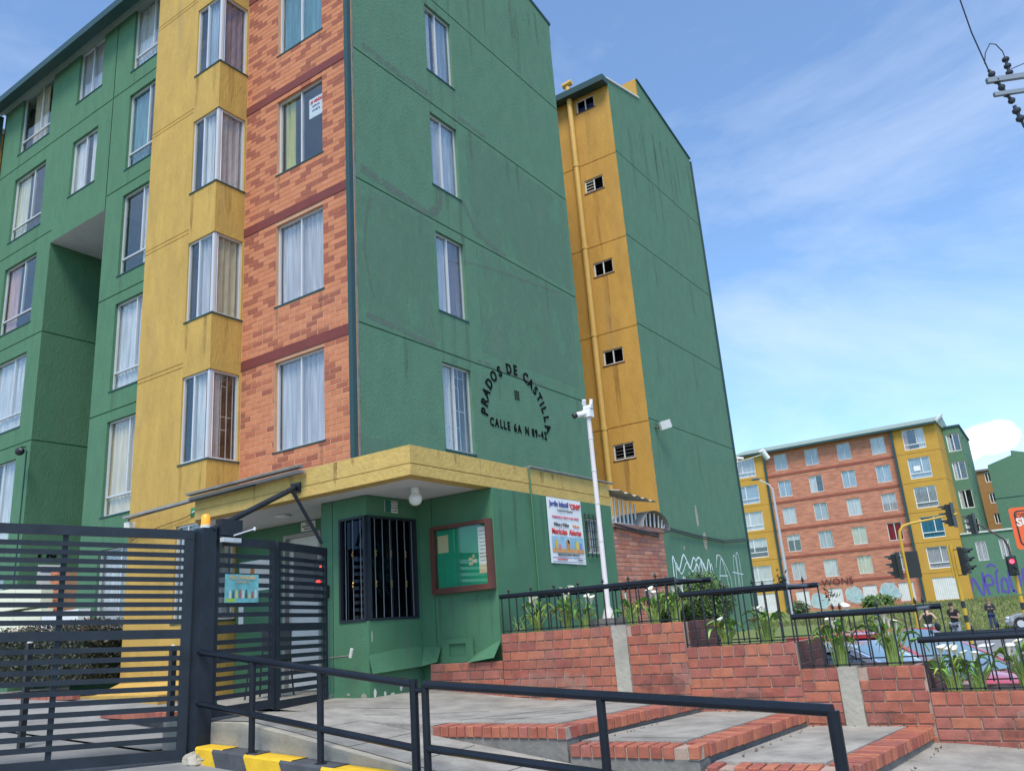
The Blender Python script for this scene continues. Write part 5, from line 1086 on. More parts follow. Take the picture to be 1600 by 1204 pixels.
# brown and green buildings behind
bb = thing('brown_building', 'narrow ochre building with small windows between the green blocks', 'building', (-6, 96, 1))
bw = [(-6.9, -6.35, z, z+1.0) for z in (12.15, 10.05, 8.0)]
mb = MB(); wallgrid(mb, front(95), -8.2, -2.5, .0, 13.3, bw); mb.box(-8.2, -2.5, 95.4, 100, 0, 13.3); part('wall', mb, mat('ochre_wall', (.34, .17, .05), .85, var=.15), bb); part('roof_edge', MB().box(-8.3, -2.4, 94.8, 95.3, 13.3, 13.5), M_concd, bb)
for h in bw: w_ = window(bb, front(95), *h, (.5,), None, None, fr=.06, frame_m=M_white); dark_back(w_, front(95), h)
gb_ = thing('green_gable_building', 'large green building with a stepped gable roof at the right edge', 'building', (0, 84, 1))
mb = MB(); mb.prism([(-5.42, 80, 0), (6, 80, 0), (6, 80, 9.5), (-2.4, 80, 12.5), (-3.5, 80, 12.85), (-3.55, 80, 12.45), (-5.42, 80, 11.9)], (0, 9, 0)); part('wall', mb, M_green, gb_)
part('floor_band', MB().ob(*front(80), -5.4, 6, 0, .02, 9.0, 9.06), M_pipeg, gb_); part('roof_edge', MB().bar((-2.4, 79.95, 12.55), (6.1, 79.95, 9.55), .1, .12), M_offw, gb_)
# neighbour at the far left
nl = thing('yellow_neighbour', 'yellow building edge at the far left behind the dark downspout', 'building', (-23, 9, 1))
part('wall', MB().box(-26, XL-.35, 7.95, 15, .6, 15.0), M_yel, nl); part('roof_edge', MB().box(-26.2, XL-.3, 7.7, 15.2, 15.0, 15.15), M_offw, nl); part('conduit', MB().bar((-21.3, 7.9, 14.3), (-21.0, 7.9, 13.8), .1, .1), M_pipeg, nl)

# ================================================================== BEHIND THE GATE
hd = thing('clipped_hedge', 'dark clipped hedge along the green wall behind the gate', 'hedge', (-14.5, 7.7, 1.2))
rh = random.Random(4)
def leafcloud(n, fc, size, m, parent, name='foliage', asp=.5):
    mb = MB()
    for i in range(n):
        p, nn = fc(i); a = Vector((rh.gauss(0, 1), rh.gauss(0, 1), rh.gauss(0, 1))).normalized(); b = a.cross(nn+Vector((rh.uniform(-.6, .6), rh.uniform(-.6, .6), rh.uniform(-.6, .6))))
        if b.length < .01: continue
        b.normalize(); s_ = size*rh.uniform(.6, 1.3)
        mb.add([p-a*s_, p+b*s_*asp, p+a*s_, p-b*s_*asp], [(0, 1, 2, 3)])
    return part(name, mb, m, parent, kind='stuff')
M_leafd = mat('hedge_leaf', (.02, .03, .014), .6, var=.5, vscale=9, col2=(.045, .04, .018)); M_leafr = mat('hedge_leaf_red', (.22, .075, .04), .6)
M_bark = mat('bark', (.10, .07, .045), .9, bump=.6)
def hf(i):
    x = rh.uniform(-16.9, -13.05); y = rh.uniform(7.15, 8.0); z = rh.uniform(1.3, 2.12+.05*math.sin(x*5))
    f = rh.random()
    if f < .45: y = 7.15+rh.uniform(-.05, .08)
    elif f < .8: z = 2.12+.06*math.sin(x*7)+rh.uniform(-.08, .05)
    else: x = -13.05+rh.uniform(-.1, .03)
    return Vector((x, y, z)), Vector((0, -1, .5))
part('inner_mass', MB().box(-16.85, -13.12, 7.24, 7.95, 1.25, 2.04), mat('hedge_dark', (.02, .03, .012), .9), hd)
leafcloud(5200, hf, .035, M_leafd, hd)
leafcloud(500, lambda i: (Vector((rh.uniform(-16.8, -13.1), rh.uniform(7.15, 7.9), 2.13+rh.uniform(-.1, .12))), Vector((0, -1, .5))), .03, M_leafr, hd, 'young_leaves')
t = thing('brick_edging', 'low red brick edging at the foot of the hedge', 'kerb', (-14.8, 7.0, 1))
for k in range(16): inst('brick', brickmesh(.23, .12, .12, M_rbrick), t, Vector((-16.8+k*.25, 7.02, 1.10))-wl(t))
part('white_end', MB().box(-17.6, -17.0, 6.95, 7.1, 1.0, 1.16), M_offw, t)
t = thing('yellow_buttress', 'yellow sloped base at the foot of the yellow bay', 'wall base', (-12.3, 7.4, .9))
part('slope', MB().prism([(-13.3, 7.25, .9), (-10.9, 7.05, .9), (-10.9, 7.64, .9), (-13.3, 7.64, .9)], (0, 0, .16)).prism([(-12.86, 7.64, 1.06), (-12.86, 7.25, 1.06), (-12.86, 7.64, 1.2)], (1.9, 0, 0)), M_yel, t)
t = thing('step_bricks', 'short brick step edging on the driveway behind the gate', 'step', (-9.7, 6.2, .8))
for k in range(9): inst('brick', brickmesh(.2, .11, .09, M_rbrick), t, Vector((-10.9+k*.215, 6.35-.03*k, .90))-wl(t), (0, 0, -.12))
part('step_slab', MB().prism([(-11.2, 6.42, .7), (-8.3, 6.05, .7), (-8.3, 6.75, .7), (-11.2, 7.1, .7)], (0, 0, .17)), M_concd, t)
for (xa, xb, za, zb, m_, lab) in [(-18.2, -16.2, 2.62, 3.02, mat('cream_panel', (.74, .73, .55), .6), 'upper cream metal panel behind the gate slats'), (-18.2, -16.15, 2.12, 2.57, MATS['cream_panel'], 'lower cream cabinet under the cream panel behind the gate'), (-16.1, -14.85, 2.12, 2.47, M_white, 'white cabinet to the right of the cream ones behind the gate')]:
    t = thing('wall_cabinet', lab, 'cabinet', (xa, 8.2, za), 'cabinets behind the gate'); part('case', MB().box(xa, xb, 7.98, 8.2, za, zb), m_, t); part('door_gap', MB().box((xa+xb)/2, (xa+xb)/2+.015, 7.972, 7.98, za+.02, zb-.02), M_offw, t)
t = thing('recess_door', 'brick pier and grey tank in the dark entrance recess', 'pier', (-16.6, 9.6, 1.2))
place_bricks(t, front(8.70), -17.35, -16.85, 1.9, 3.36, .3, .1, M_brick, joint=.012, proud=.0); part('pier_core', MB().box(-17.34, -16.86, 8.712, 9.1, 1.2, 3.36), M_mortar, t)
part('tank', MB().tube([(-16.5, 9.3, 1.6), (-16.5, 9.3, 3.0)], .27, 18), mat('tank_grey', (.25, .28, .32), .5), t); part('opening', MB().box(-16.9, -16.0, 10.6, 10.7, 1.2, 3.3), M_dark, t)
nt_ = thing('block_number_sign', 'black raised letters INT 24 in the green entrance recess', 'sign', (-17.7, 8.7, 3.7))
for k, c in enumerate('INT 24'):
    if c != ' ': text('letter', c, .26, *side(-17.72), 8.62+k*.24, 3.72, M_letter, nt_, ext=.01, bold=.01, off=.012)
for k, (z, m_) in enumerate([(3.42, M_blue), (3.10, M_red)]):
    p_ = tag(part('small_plate', MB().ob(*side(-17.72), 8.62, 9.1, 0, .01, z-.11, z+.11), M_white), ['white plate with blue print above the red one in the recess', 'white plate with a red mark below the blue one in the recess'][k], 'sign'); part('print_mark', MB().ob(*side(-17.72), 8.68, 9.02, .01, .013, z-.04, z+.05), m_, p_)
# chair
ch = thing('metal_chair', 'dark metal chair standing behind the small gate', 'chair', (-9.0, 7.4, .97), None, .5)
for sx in (-.2, .2):
    for sy in (-.19, .19): part('leg', MB().tube([(sx, sy, .42), (sx*1.15, sy*1.25, 0)], .012, 6), M_iron, ch, local=True)
part('seat', MB().box(-.21, .21, -.21, .21, .42, .46), M_iron, ch, local=True); part('backrest', MB().box(-.2, .2, .2, .23, .56, .82), M_iron, ch, local=True)
for sx in (-.19, .19): part('back_post', MB().tube([(sx, .19, .43), (sx, .24, .86)], .012, 6), M_iron, ch, local=True)
cn = thing('traffic_cone', 'small green and white striped cone behind the gate post', 'cone', (-8.1, 5.9, .80))
for k in range(5): part('ring', MB().tube([(-8.1, 5.9, .8+k*.1), (-8.1, 5.9, .9+k*.1)], [.075-.013*k, .062-.013*k], 12), mat('cone_green', (.02, .25, .14), .6) if k % 2 == 0 else M_white, cn)
lc = thing('parked_car_bonnet', 'white nose of a vehicle at the left edge behind the gate', 'car', (-14.5, 5.6, 1.0)) if False else None

# ================================================================== VEGETATION
M_stem = mat('lily_stem', (.30, .42, .10), .5, var=.2, vscale=20); M_leaf = mat('lily_leaf', (.16, .32, .06), .45, rnd=.45, var=.25, vscale=14); M_leafy = mat('lily_leaf_yellow', (.42, .48, .10), .5, rnd=.3); M_spathe = mat('lily_spathe', (.82, .80, .68), .5)
for mm in (M_leaf, M_leafy, M_spathe):
    mm.node_tree.nodes['Principled BSDF'].inputs['Subsurface Weight'].default_value = 0
def leaf_mesh(m, L=.17, Wd=.075, droop=.06, nm='leaf'):
    mb = MB(); prof = [(0, .1), (.08, .75), (.25, 1), (.5, .82), (.75, .45), (1, .02)]; vs = []
    for s_, w_ in prof:
        z = .05*math.sin(s_*3)-droop*s_*s_; w2 = Wd*w_
        vs += [(-w2/2, s_*L-(.03 if s_ < .1 else 0), z+.018), (0, s_*L, z), (w2/2, s_*L-(.03 if s_ < .1 else 0), z+.018)]
    fs = []
    for i in range(len(prof)-1): a = i*3; fs += [(a, a+1, a+4, a+3), (a+1, a+2, a+5, a+4)]
    mb.add(vs, fs); return mb.mesh(nm, m, smooth=True)
LM = [leaf_mesh(M_leaf, .12, .07, .05), leaf_mesh(M_leaf, .10, .055, .02), leaf_mesh(M_leaf, .15, .075, .08), leaf_mesh(M_leafy, .11, .055, .05), leaf_mesh(mat('lily_leaf_dry', (.30, .21, .09), .8), .12, .03, .14), leaf_mesh(M_leaf, .20, .03, .10)]
def spathe():
    mb = MB(); n = 10; vs = []; rings = [(0, .006), (.03, .011), (.06, .02), (.085, .036)]
    for z, r_ in rings:
        for k in range(n):
            a = 2*math.pi*k/n; tip = (1+.5*max(0, math.cos(a))) if z > .05 else 1; vs.append((r_*tip*math.cos(a), r_*math.sin(a), z+(.022*max(0, math.cos(a)) if z > .05 else 0)))
    fs = [(i*n+k, i*n+(k+1) % n, (i+1)*n+(k+1) % n, (i+1)*n+k) for i in range(3) for k in range(n)]
    mb.add(vs, fs); return mb.mesh('flower', M_spathe, smooth=True)
SP = spathe(); SPX = MB().tube([(0, 0, .02), (0, 0, .075)], .005, 6).mesh('spadix', mat('spadix', (.7, .5, .05), .6))
def lily(x, y, z, h, nl, nf, lab, seed, wid=.10):
    rr = random.Random(seed); t = thing('calla_lily', lab, 'plant', (x, y, z), 'calla lilies in the planters'); st = MB()
    for k in range(nl+14):
        a = rr.uniform(0, 6.28); b = rr.uniform(0, wid*.6); hh = h*rr.uniform(.55, 1.0); ln = rr.uniform(.02, wid*1.3)
        p0 = Vector((b*math.cos(a), b*math.sin(a)*.6, 0)); p2 = Vector(((b+ln)*math.cos(a), (b+ln)*math.sin(a)*.7, hh)); p1 = p0.lerp(p2, .5)+Vector((0, 0, hh*.08))-Vector((ln*.3*math.cos(a), ln*.3*math.sin(a), 0))
        st.tube([p0, p1, p2], [.0085, .007, .004], 5)
        if k < nl:
            inst('leaf', LM[rr.choice([0, 0, 1, 2, 2, 3, 4, 5, 5])], t, p2, (rr.uniform(-.25, .85), rr.uniform(-.4, .4), a-math.pi/2+rr.uniform(-.6, .6)), [rr.uniform(.65, 1.1)]*3)
    for k in range(nf):
        a = rr.uniform(0, 6.28); ln = rr.uniform(0, wid*1.5); hh = h*rr.uniform(.85, 1.22); p2 = Vector((ln*math.cos(a), ln*math.sin(a)*.6, hh)); st.tube([(0, 0, 0), (ln*.4*math.cos(a), 0, hh*.6), p2], .005, 5)
        f = inst('flower', SP, t, p2, (rr.uniform(-.3, .3), rr.uniform(-.3, .3), rr.uniform(0, 6)), [rr.uniform(.8, 1.1)]*3); inst('spadix', SPX, f, (0, 0, 0))
    part('stems', st, M_stem, t, local=True, kind='stuff')
    return t
LL = [(-5.52, 8.45, 1.5, .34, 14, 2, 'calla lily clump nearest the booth corner in the highest planter'), (-5.10, 8.45, 1.5, .36, 18, 4, 'tall bright calla lily clump left of the white pole'), (-4.86, 8.42, 1.5, .25, 8, 2, 'small calla lily clump touching the foot of the white pole'),
      (-4.28, 8.45, 1.5, .26, 12, 1, 'spreading calla lily clump right of the white pole'), (-4.02, 8.5, 1.5, .28, 14, 3, 'calla lily clump before the pink brick wall'), (-3.74, 8.42, 1.5, .27, 9, 3, 'calla lily clump at the right end of the highest planter'),
      (-3.22, 8.42, 1.24, .24, 16, 1, 'calla lily clump under the round shrub in the second planter'), (-2.80, 8.45, 1.24, .30, 16, 3, 'calla lily clump with two tall flowers in the second planter'),
      (-2.13, 8.42, 1.0, .40, 22, 4, 'tall calla lily clump above the concrete strip of the third planter'), (-1.66, 8.42, 1.0, .38, 20, 6, 'flower rich calla lily clump at the red end of the third planter'),
      (-1.20, 8.38, .77, .26, 14, 3, 'calla lily clump at the left end of the lowest planter'), (-1.02, 8.45, .77, .27, 14, 3, 'second calla lily clump of the lowest planter with drooping flowers'), (-.66, 8.40, .77, .34, 16, 4, 'calla lily clump cut by the right picture edge')]
for i, a in enumerate(LL): lily(*a, 40+i)
tw_ = MB(); rt = random.Random(9)
for k in range(7): tw_.tube([(-5.75+rt.uniform(-.05, .1), 8.35, 1.5), (-5.72+rt.uniform(-.1, .15), 8.35, 1.56), (-5.70+rt.uniform(-.12, .2), 8.36, 1.6+rt.uniform(.02, .14))], .004, 4)
tag(part('small_weed', tw_, M_stem), 'small thin weed at the left end of the highest planter', 'plant')
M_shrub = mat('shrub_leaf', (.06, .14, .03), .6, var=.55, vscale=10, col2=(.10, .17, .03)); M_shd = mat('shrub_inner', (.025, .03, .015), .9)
def shrub(cx, cy, z0, rx, h, n, lab, nm='round_shrub', m=M_shrub, size=.02):
    t = thing(nm, lab, 'shrub', (cx, cy, z0)); part('trunk', MB().tube([(cx, cy, z0-.1), (cx+.02, cy, z0+h*.4)], [.035, .02], 8), M_bark, t)
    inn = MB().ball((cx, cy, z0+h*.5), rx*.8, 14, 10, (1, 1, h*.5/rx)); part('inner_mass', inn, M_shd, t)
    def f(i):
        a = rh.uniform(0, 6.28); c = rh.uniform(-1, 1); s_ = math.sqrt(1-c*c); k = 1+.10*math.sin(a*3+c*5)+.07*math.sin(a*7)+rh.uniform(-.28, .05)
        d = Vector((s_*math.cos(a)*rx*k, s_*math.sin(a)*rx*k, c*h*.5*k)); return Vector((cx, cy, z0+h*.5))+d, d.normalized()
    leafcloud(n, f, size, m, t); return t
shrub(-3.89, 9.62, 1.34, .33, .72, 9000, 'round dark green shrub behind the fence of the highest planter', size=.017)
shrub(-4.05, 8.85, 1.5, .13, .36, 1500, 'small dark bush behind the lilies in the highest planter', 'small_bush', size=.02)
shrub(-14.3, 71.0, .9, 1.25, 1.1, 700, 'small bush at the foot of the far brick block', 'small_bush', size=.16)
shrub(-19.9, 68.5, .8, .9, 1.2, 260, 'thin bush beside the far street lamp foot', 'small_bush', size=.14)
# birds / dry tufts on the fence are climbing twigs
for (x, y, z, lab) in [(-2.53, 8.3, 1.86, 'dark dry climber knot on the second fence rail'), (-2.28, 9.05, 1.70, 'dark dry twig tuft hanging on the back fence')]:
    mb = MB()
    for k in range(40):
        p = Vector((x+rt.gauss(0, .035), y+rt.gauss(0, .02), z+rt.gauss(0, .04))); d = Vector((rt.gauss(0, 1), rt.gauss(0, 1), rt.gauss(0, 1))).normalized()*.035; e = d.cross(Z_)*.35; mb.add([p-d, p+e, p+d, p-e], [(0, 1, 2, 3)])
    tag(part('dry_climber', mb, M_shd), lab, 'plant')

# lawn tufts
gm = MB(); rg = random.Random(2)
for k in range(26000):
    x = rg.uniform(-14, 3); y = 24+46*rg.random()**1.3
    if x > -5.5 and y < 54: continue
    z = land_z(x, y); h = rg.uniform(.05, .14)*(1+y*.012); a = rg.uniform(0, 3.14); w_ = .02*(1+y*.03)
    gm.add([(x-w_*math.cos(a), y-w_*math.sin(a), z), (x+w_*math.cos(a), y+w_*math.sin(a), z), (x+rg.uniform(-.05, .05), y, z+h)], [(0, 1, 2)])
tag(part('grass', gm, mat('grass_blades', (.105, .16, .04), .85, var=.4, vscale=.5, col2=(.20, .19, .08)), kind='stuff'), 'rough green grass on the bank below the far block', 'grass')

# ================================================================== VEHICLES
def car(label, loc, rz, col, metal=.3, back=False, L=4.1, Wd=1.68, H=1.45):
    """local +X is the nose; parts built in local coordinates"""
    t = thing('parked_car', label, 'car', loc, None, rz); nm = 'car_paint_%d' % len(MATS)
    P = mat(nm, col, .22, metal=metal, spec=.6); P.node_tree.nodes['Principled BSDF'].inputs['Coat Weight'].default_value = .8
    GL = MATS['car_glass'] if 'car_glass' in MATS else mat('car_glass', (.03, .045, .055), .05, spec=1.0)
    GW = MATS['car_screen'] if 'car_screen' in MATS else mat('car_screen', (.12, .2, .24), .04, spec=1.2)
    # body: stations x, half width, z bottom, z shoulder
    ST_ = [(-L/2, .62, .32, .62), (-L/2+.08, .74, .25, .86), (-L/2+.5, .82, .2, .93), (-.6, .84, .18, .92), (.5, .84, .18, .90), (1.0, .83, .19, .88), (1.5, .80, .2, .80), (L/2-.15, .72, .24, .66), (L/2, .58, .34, .52)]
    vs = []
    for x, w_, zb, zs in ST_:
        for y, z in ((-w_*.9, zb), (-w_, zb+.12), (-w_*1.0, (zb+zs)/2), (-w_*.97, zs-.06), (-w_*.86, zs), (0, zs+.035), (w_*.86, zs), (w_*.97, zs-.06), (w_, (zb+zs)/2), (w_, zb+.12), (w_*.9, zb)): vs.append((x, y, z))
    n = 11; fs = [(i*n+k, i*n+k+1, (i+1)*n+k+1, (i+1)*n+k) for i in range(len(ST_)-1) for k in range(n-1)]+[(i*n+n-1, i*n, (i+1)*n, (i+1)*n+n-1) for i in range(len(ST_)-1)]
    fs += [tuple(range(n)), tuple(range((len(ST_)-1)*n, len(ST_)*n))[::-1]]
    part('body', MB().add(vs, fs), P, t, local=True, smooth=True)
    # roof shell and pillars
    rb, rf_, zr = -1.35, .12, H; wb, wt = .79, .60
    xb0, xf0 = -1.85, .98
    rv = []
    for x in (rb-.05, rb+.3, -.35, rf_): 
        k = {rb-.05: -.06, rb+.3: -.01, -.35: .0, rf_: -.03}[x]
        for y in (-wt, -wt*.6, 0, wt*.6, wt): rv.append((x, y, zr+k-.05*(abs(y)/wt)**2))
    part('roof', MB().add(rv+[(a, b, c-.04) for a, b, c in rv], [(i*5+k, i*5+k+1, (i+1)*5+k+1, (i+1)*5+k) for i in range(3) for k in range(4)]+[(20+i*5+k, 20+(i+1)*5+k, 20+(i+1)*5+k+1, 20+i*5+k+1) for i in range(3) for k in range(4)]+[(k, 20+k, 21+k, k+1) for k in range(4)]+[(15+k, 16+k, 36+k, 35+k) for k in range(4)]), P, t, local=True, smooth=True)
    for sy in (-1, 1):
        part('pillar', MB().bar((rf_-.02, sy*wt*.99, zr-.09), (xf0, sy*wb*.97, .90), .07, .06), P, t, local=True)
        part('pillar', MB().bar((-.42, sy*wt*1.01, zr-.09), (-.42, sy*wb, .91), .08, .03), M_iron, t, local=True)
        part('pillar', MB().bar((rb, sy*wt*.99, zr-.11), (xb0, sy*wb*.95, .92), .09, .05), P, t, local=True)
        part('roof_rail', MB().bar((rb, sy*(wt+.01), zr-.07), (rf_, sy*(wt+.01), zr-.06), .05, .05), P, t, local=True)
        part('side_window', MB().add([(xb0+.22, sy*wb*.97, .91), (-.45, sy*wb, .91), (-.45, sy*(wt+.005), zr-.10), (rb+.05, sy*wt, zr-.12)], [(0, 1, 2, 3)]), GL, t, local=True)
        part('side_window', MB().add([(-.39, sy*wb, .91), (xf0-.12, sy*wb*.98, .90), (rf_-.02, sy*wt, zr-.10), (-.39, sy*(wt+.005), zr-.10)], [(0, 1, 2, 3)]), GL, t, local=True)
        part('mirror', MB().ball((.62, sy*.93, .98), .09, 8, 6, (.7, 1, .7)), P, t, local=True)
        part('headlight', MB().ball((L/2-.18, sy*.60, .64), .13, 8, 6, (1.0, .9, .55)), M_alu, t, local=True); part('tail_light', MB().box(-L/2-.01, -L/2+.06, sy*.60-.09, sy*.60+.09, .68, .86), M_red, t, local=True)
        for x in (-1.25, 1.28):
            w_ = part('wheel', MB().tube([(x, sy*.64, .31), (x, sy*.845, .31)], .31, 20), mat('tyre', (.02, .02, .02), .8), t, local=True); part('rim', MB().tube([(x, sy*.835, .31), (x, sy*.862, .31)], .19, 12), M_alu, w_, local=True)
            part('wheel_arch', MB().tube([(x, sy*.70, .33), (x, sy*.843, .33)], .335, 20), M_iron, t, local=True)
    part('windscreen', MB().add([(xf0+.02, -wb*.93, .90), (xf0+.02, wb*.93, .90), (rf_+.01, wt*.93, zr-.06), (rf_+.01, -wt*.93, zr-.06), (xf0+.06, 0, .91), (rf_+.03, 0, zr-.02)], [(0, 4, 5, 3), (4, 1, 2, 5)]), GW, t, local=True, smooth=True)
    part('rear_window', MB().add([(xb0, -wb*.9, .93), (xb0, wb*.9, .93), (rb-.05, wt*.93, zr-.1), (rb-.05, -wt*.93, zr-.1)], [(0, 1, 2, 3)]), GL, t, local=True)
    part('wiper', MB().bar((xf0+.02, -.3, .93), (xf0-.1, .3, 1.0), .015, .015), M_iron, t, local=True)
    return t
car('silver blue parked car, nearest behind the third planter', (-2.40, 10.4, -.27), R(-4), (.50, .58, .75), .5)
car('red parked car with pale reflecting windscreen behind the lowest planter', (-2.25, 12.2, -.22), R(-20), (.55, .05, .06), .1)
car('silver car on the avenue at the right edge beyond the man', (-2.55, 54.6, -.48), R(180), (.55, .54, .54), .6)

# ================================================================== PEOPLE
def person(label, loc, rz, h=1.7, shirt=(.02, .02, .025), legs=(.35, .36, .40), hair=(.02, .015, .01), skin=(.45, .26, .18), pose='stand', shoes=(.02, .02, .02), sleeve=True, cat='person'):
    t = thing('person', label, cat, loc, None, rz); k = h/1.7
    J_ = {'pelvis': (0, 0, .92), 'waist': (0, 0, 1.08), 'chest': (0, .0, 1.28), 'neck': (0, -.01, 1.45), 'head': (0, -.03, 1.53), 'top': (0, -.02, 1.66),
          'shL': (-.17, 0, 1.38), 'elL': (-.24, .03, 1.13), 'wrL': (-.20, -.10, .92), 'haL': (-.19, -.13, .84), 'shR': (.17, 0, 1.38), 'elR': (.25, .03, 1.13), 'wrR': (.22, -.08, .90), 'haR': (.21, -.12, .82),
          'hiL': (-.09, 0, .88), 'knL': (-.10, -.02, .48), 'anL': (-.10, .02, .09), 'toL': (-.11, -.15, .03), 'hiR': (.09, 0, .88), 'knR': (.11, -.04, .48), 'anR': (.13, .0, .09), 'toR': (.15, -.16, .03)}
    if pose == 'phone': J_.update(elL=(-.23, -.02, 1.12), wrL=(-.10, -.24, 1.16), haL=(-.05, -.29, 1.18), elR=(.23, -.02, 1.12), wrR=(.10, -.24, 1.16), haR=(.04, -.29, 1.18), head=(0, -.06, 1.52), top=(0, -.07, 1.65))
    if pose == 'hips': J_.update(elL=(-.36, .08, 1.16), wrL=(-.20, .02, 1.02), haL=(-.15, -.03, 1.0), elR=(.34, .06, 1.14), wrR=(.30, -.08, .94), haR=(.28, -.12, .88))
    rad = dict(pelvis=.135, waist=.125, chest=.145, neck=.055, head=.085, top=.07, shL=.06, elL=.042, wrL=.030, haL=.036, shR=.06, elR=.042, wrR=.030, haR=.036, hiL=.085, knL=.058, anL=.042, toL=.034, hiR=.085, knR=.058, anR=.042, toR=.034)
    E_ = [('pelvis', 'waist'), ('waist', 'chest'), ('chest', 'neck'), ('neck', 'head'), ('head', 'top'), ('chest', 'shL'), ('shL', 'elL'), ('elL', 'wrL'), ('wrL', 'haL'), ('chest', 'shR'), ('shR', 'elR'), ('elR', 'wrR'), ('wrR', 'haR'), ('pelvis', 'hiL'), ('hiL', 'knL'), ('knL', 'anL'), ('anL', 'toL'), ('pelvis', 'hiR'), ('hiR', 'knR'), ('knR', 'anR'), ('anR', 'toR')]
    def skinmesh(name, names, edges, m, gr=0.0, root='pelvis', rk=1.0, cut=None):
        me = bpy.data.meshes.new(name); idx = {n: i for i, n in enumerate(names)}
        me.from_pydata([tuple(c*k for c in J_[n]) for n in names], [(idx[a], idx[b]) for a, b in edges], []); o = bpy.data.objects.new(name, me); COL.objects.link(o); o.parent = t
        md = o.modifiers.new('Skin', 'SKIN'); me.materials.append(m)
        if not me.skin_vertices: 
            bpy.context.view_layer.objects.active = o
        sv = me.skin_vertices[0].data if me.skin_vertices else None
        if sv:
            for n, i in idx.items():
                r_ = (rad[n]*rk+gr)*k; sv[i].radius = (r_, r_*(.72 if n in ('waist', 'chest', 'pelvis') else 1)); sv[i].use_root = (n == root)
        sb = o.modifiers.new('Subdivision', 'SUBSURF'); sb.levels = 1; sb.render_levels = 2; md.use_smooth_shade = True
        return o
    sk = mat('skin_%d' % int(skin[0]*100), skin, .55)
    skinmesh('body', list(J_), E_, sk)
    m1 = mat('cloth_%s' % label[:14].replace(' ', '_'), shirt, .85); m2 = mat('legs_%s' % label[:14].replace(' ', '_'), legs, .85)
    J_['hem'] = (0, 0, .84); rad['hem'] = .14; sn = ['pelvis', 'waist', 'chest', 'shL', 'shR', 'hem']; se = [('pelvis', 'hem'), ('pelvis', 'waist'), ('waist', 'chest'), ('chest', 'shL'), ('chest', 'shR')]
    if sleeve == 'long': sn += ['elL', 'wrL', 'elR', 'wrR']; se += [('shL', 'elL'), ('elL', 'wrL'), ('shR', 'elR'), ('elR', 'wrR')]
    elif sleeve:
        J_['mL'] = tuple((a+b)/2 for a, b in zip(J_['shL'], J_['elL'])); J_['mR'] = tuple((a+b)/2 for a, b in zip(J_['shR'], J_['elR'])); rad['mL'] = rad['mR'] = .055; sn += ['mL', 'mR']; se += [('shL', 'mL'), ('shR', 'mR')]
    skinmesh('shirt', sn, se, m1, .030)
    skinmesh('trousers', ['pelvis', 'hiL', 'knL', 'anL', 'hiR', 'knR', 'anR'], [('pelvis', 'hiL'), ('hiL', 'knL'), ('knL', 'anL'), ('pelvis', 'hiR'), ('hiR', 'knR'), ('knR', 'anR')], m2, .022)
    hd_ = Vector(J_['top'])*k
    part('hair', MB().ball(hd_+Vector((0, .022, -.03))*k, .098*k, 12, 9, (.88, 1.0, 1.05)), mat('hair_%s' % label[:8].replace(' ', '_'), hair, .7), t, local=True)
    part('nose', MB().ball(Vector(J_['head'])*k+Vector((0, -.088, .045))*k, .014*k, 6, 5), sk, t, local=True)
    for s_ in (-1, 1):
        part('ear', MB().ball(Vector(J_['head'])*k+Vector((s_*.078, .0, .06))*k, .02*k, 6, 5, (.5, .8, 1.2)), sk, t, local=True)
        an = J_['anL' if s_ < 0 else 'anR']; part('shoe', MB().ball((an[0]*k, (an[1]-.06)*k, .045*k), .05*k, 10, 6, (.85, 2.5, .85)), mat('shoe_%d' % int(shoes[0]*100), shoes, .7), t, local=True)
    return t
lz = land_z
person('man in a black T-shirt and grey trousers looking down on the crossing', (-4.95, 37.9, lz(-4.95, 37.9)+.02), R(-25), 1.72, pose='phone')
p_ = person('person seen from behind in a black tank top with a black bag', (-6.05, 38.9, lz(-6.05, 38.9)+.02), R(170), 1.66, sleeve=False, pose='hips', skin=(.55, .34, .25), legs=(.5, .5, .5))
tag(part('shoulder_bag', MB().ball((-5.74, 38.8, lz(-5.6, 38.8)+.84), .09, 10, 8, (1.3, .6, 2.0)), M_iron), 'black bag hanging at the side of the person in the tank top', 'bag')
person('person in a dark jacket and jeans beside the silver car', (-5.1, 53.2, lz(-5.1, 53.2)+.02), R(10), 1.68, shirt=(.03, .03, .035), legs=(.03, .05, .12), sleeve='long', pose='phone', hair=(.2, .11, .05))
person('person in teal clothes with a yellow bag half hidden by lilies', (-9.5, 46.4, lz(-9.5, 46.4)+.02), R(60), 1.62, shirt=(.02, .07, .10), legs=(.03, .04, .07), sleeve='long')
person('small figure in turquoise behind the third planter fence', (-11.5, 45.3, lz(-11.5, 45.3)+.02), R(20), 1.5, shirt=(.03, .25, .30), legs=(.03, .04, .07), sleeve='long')

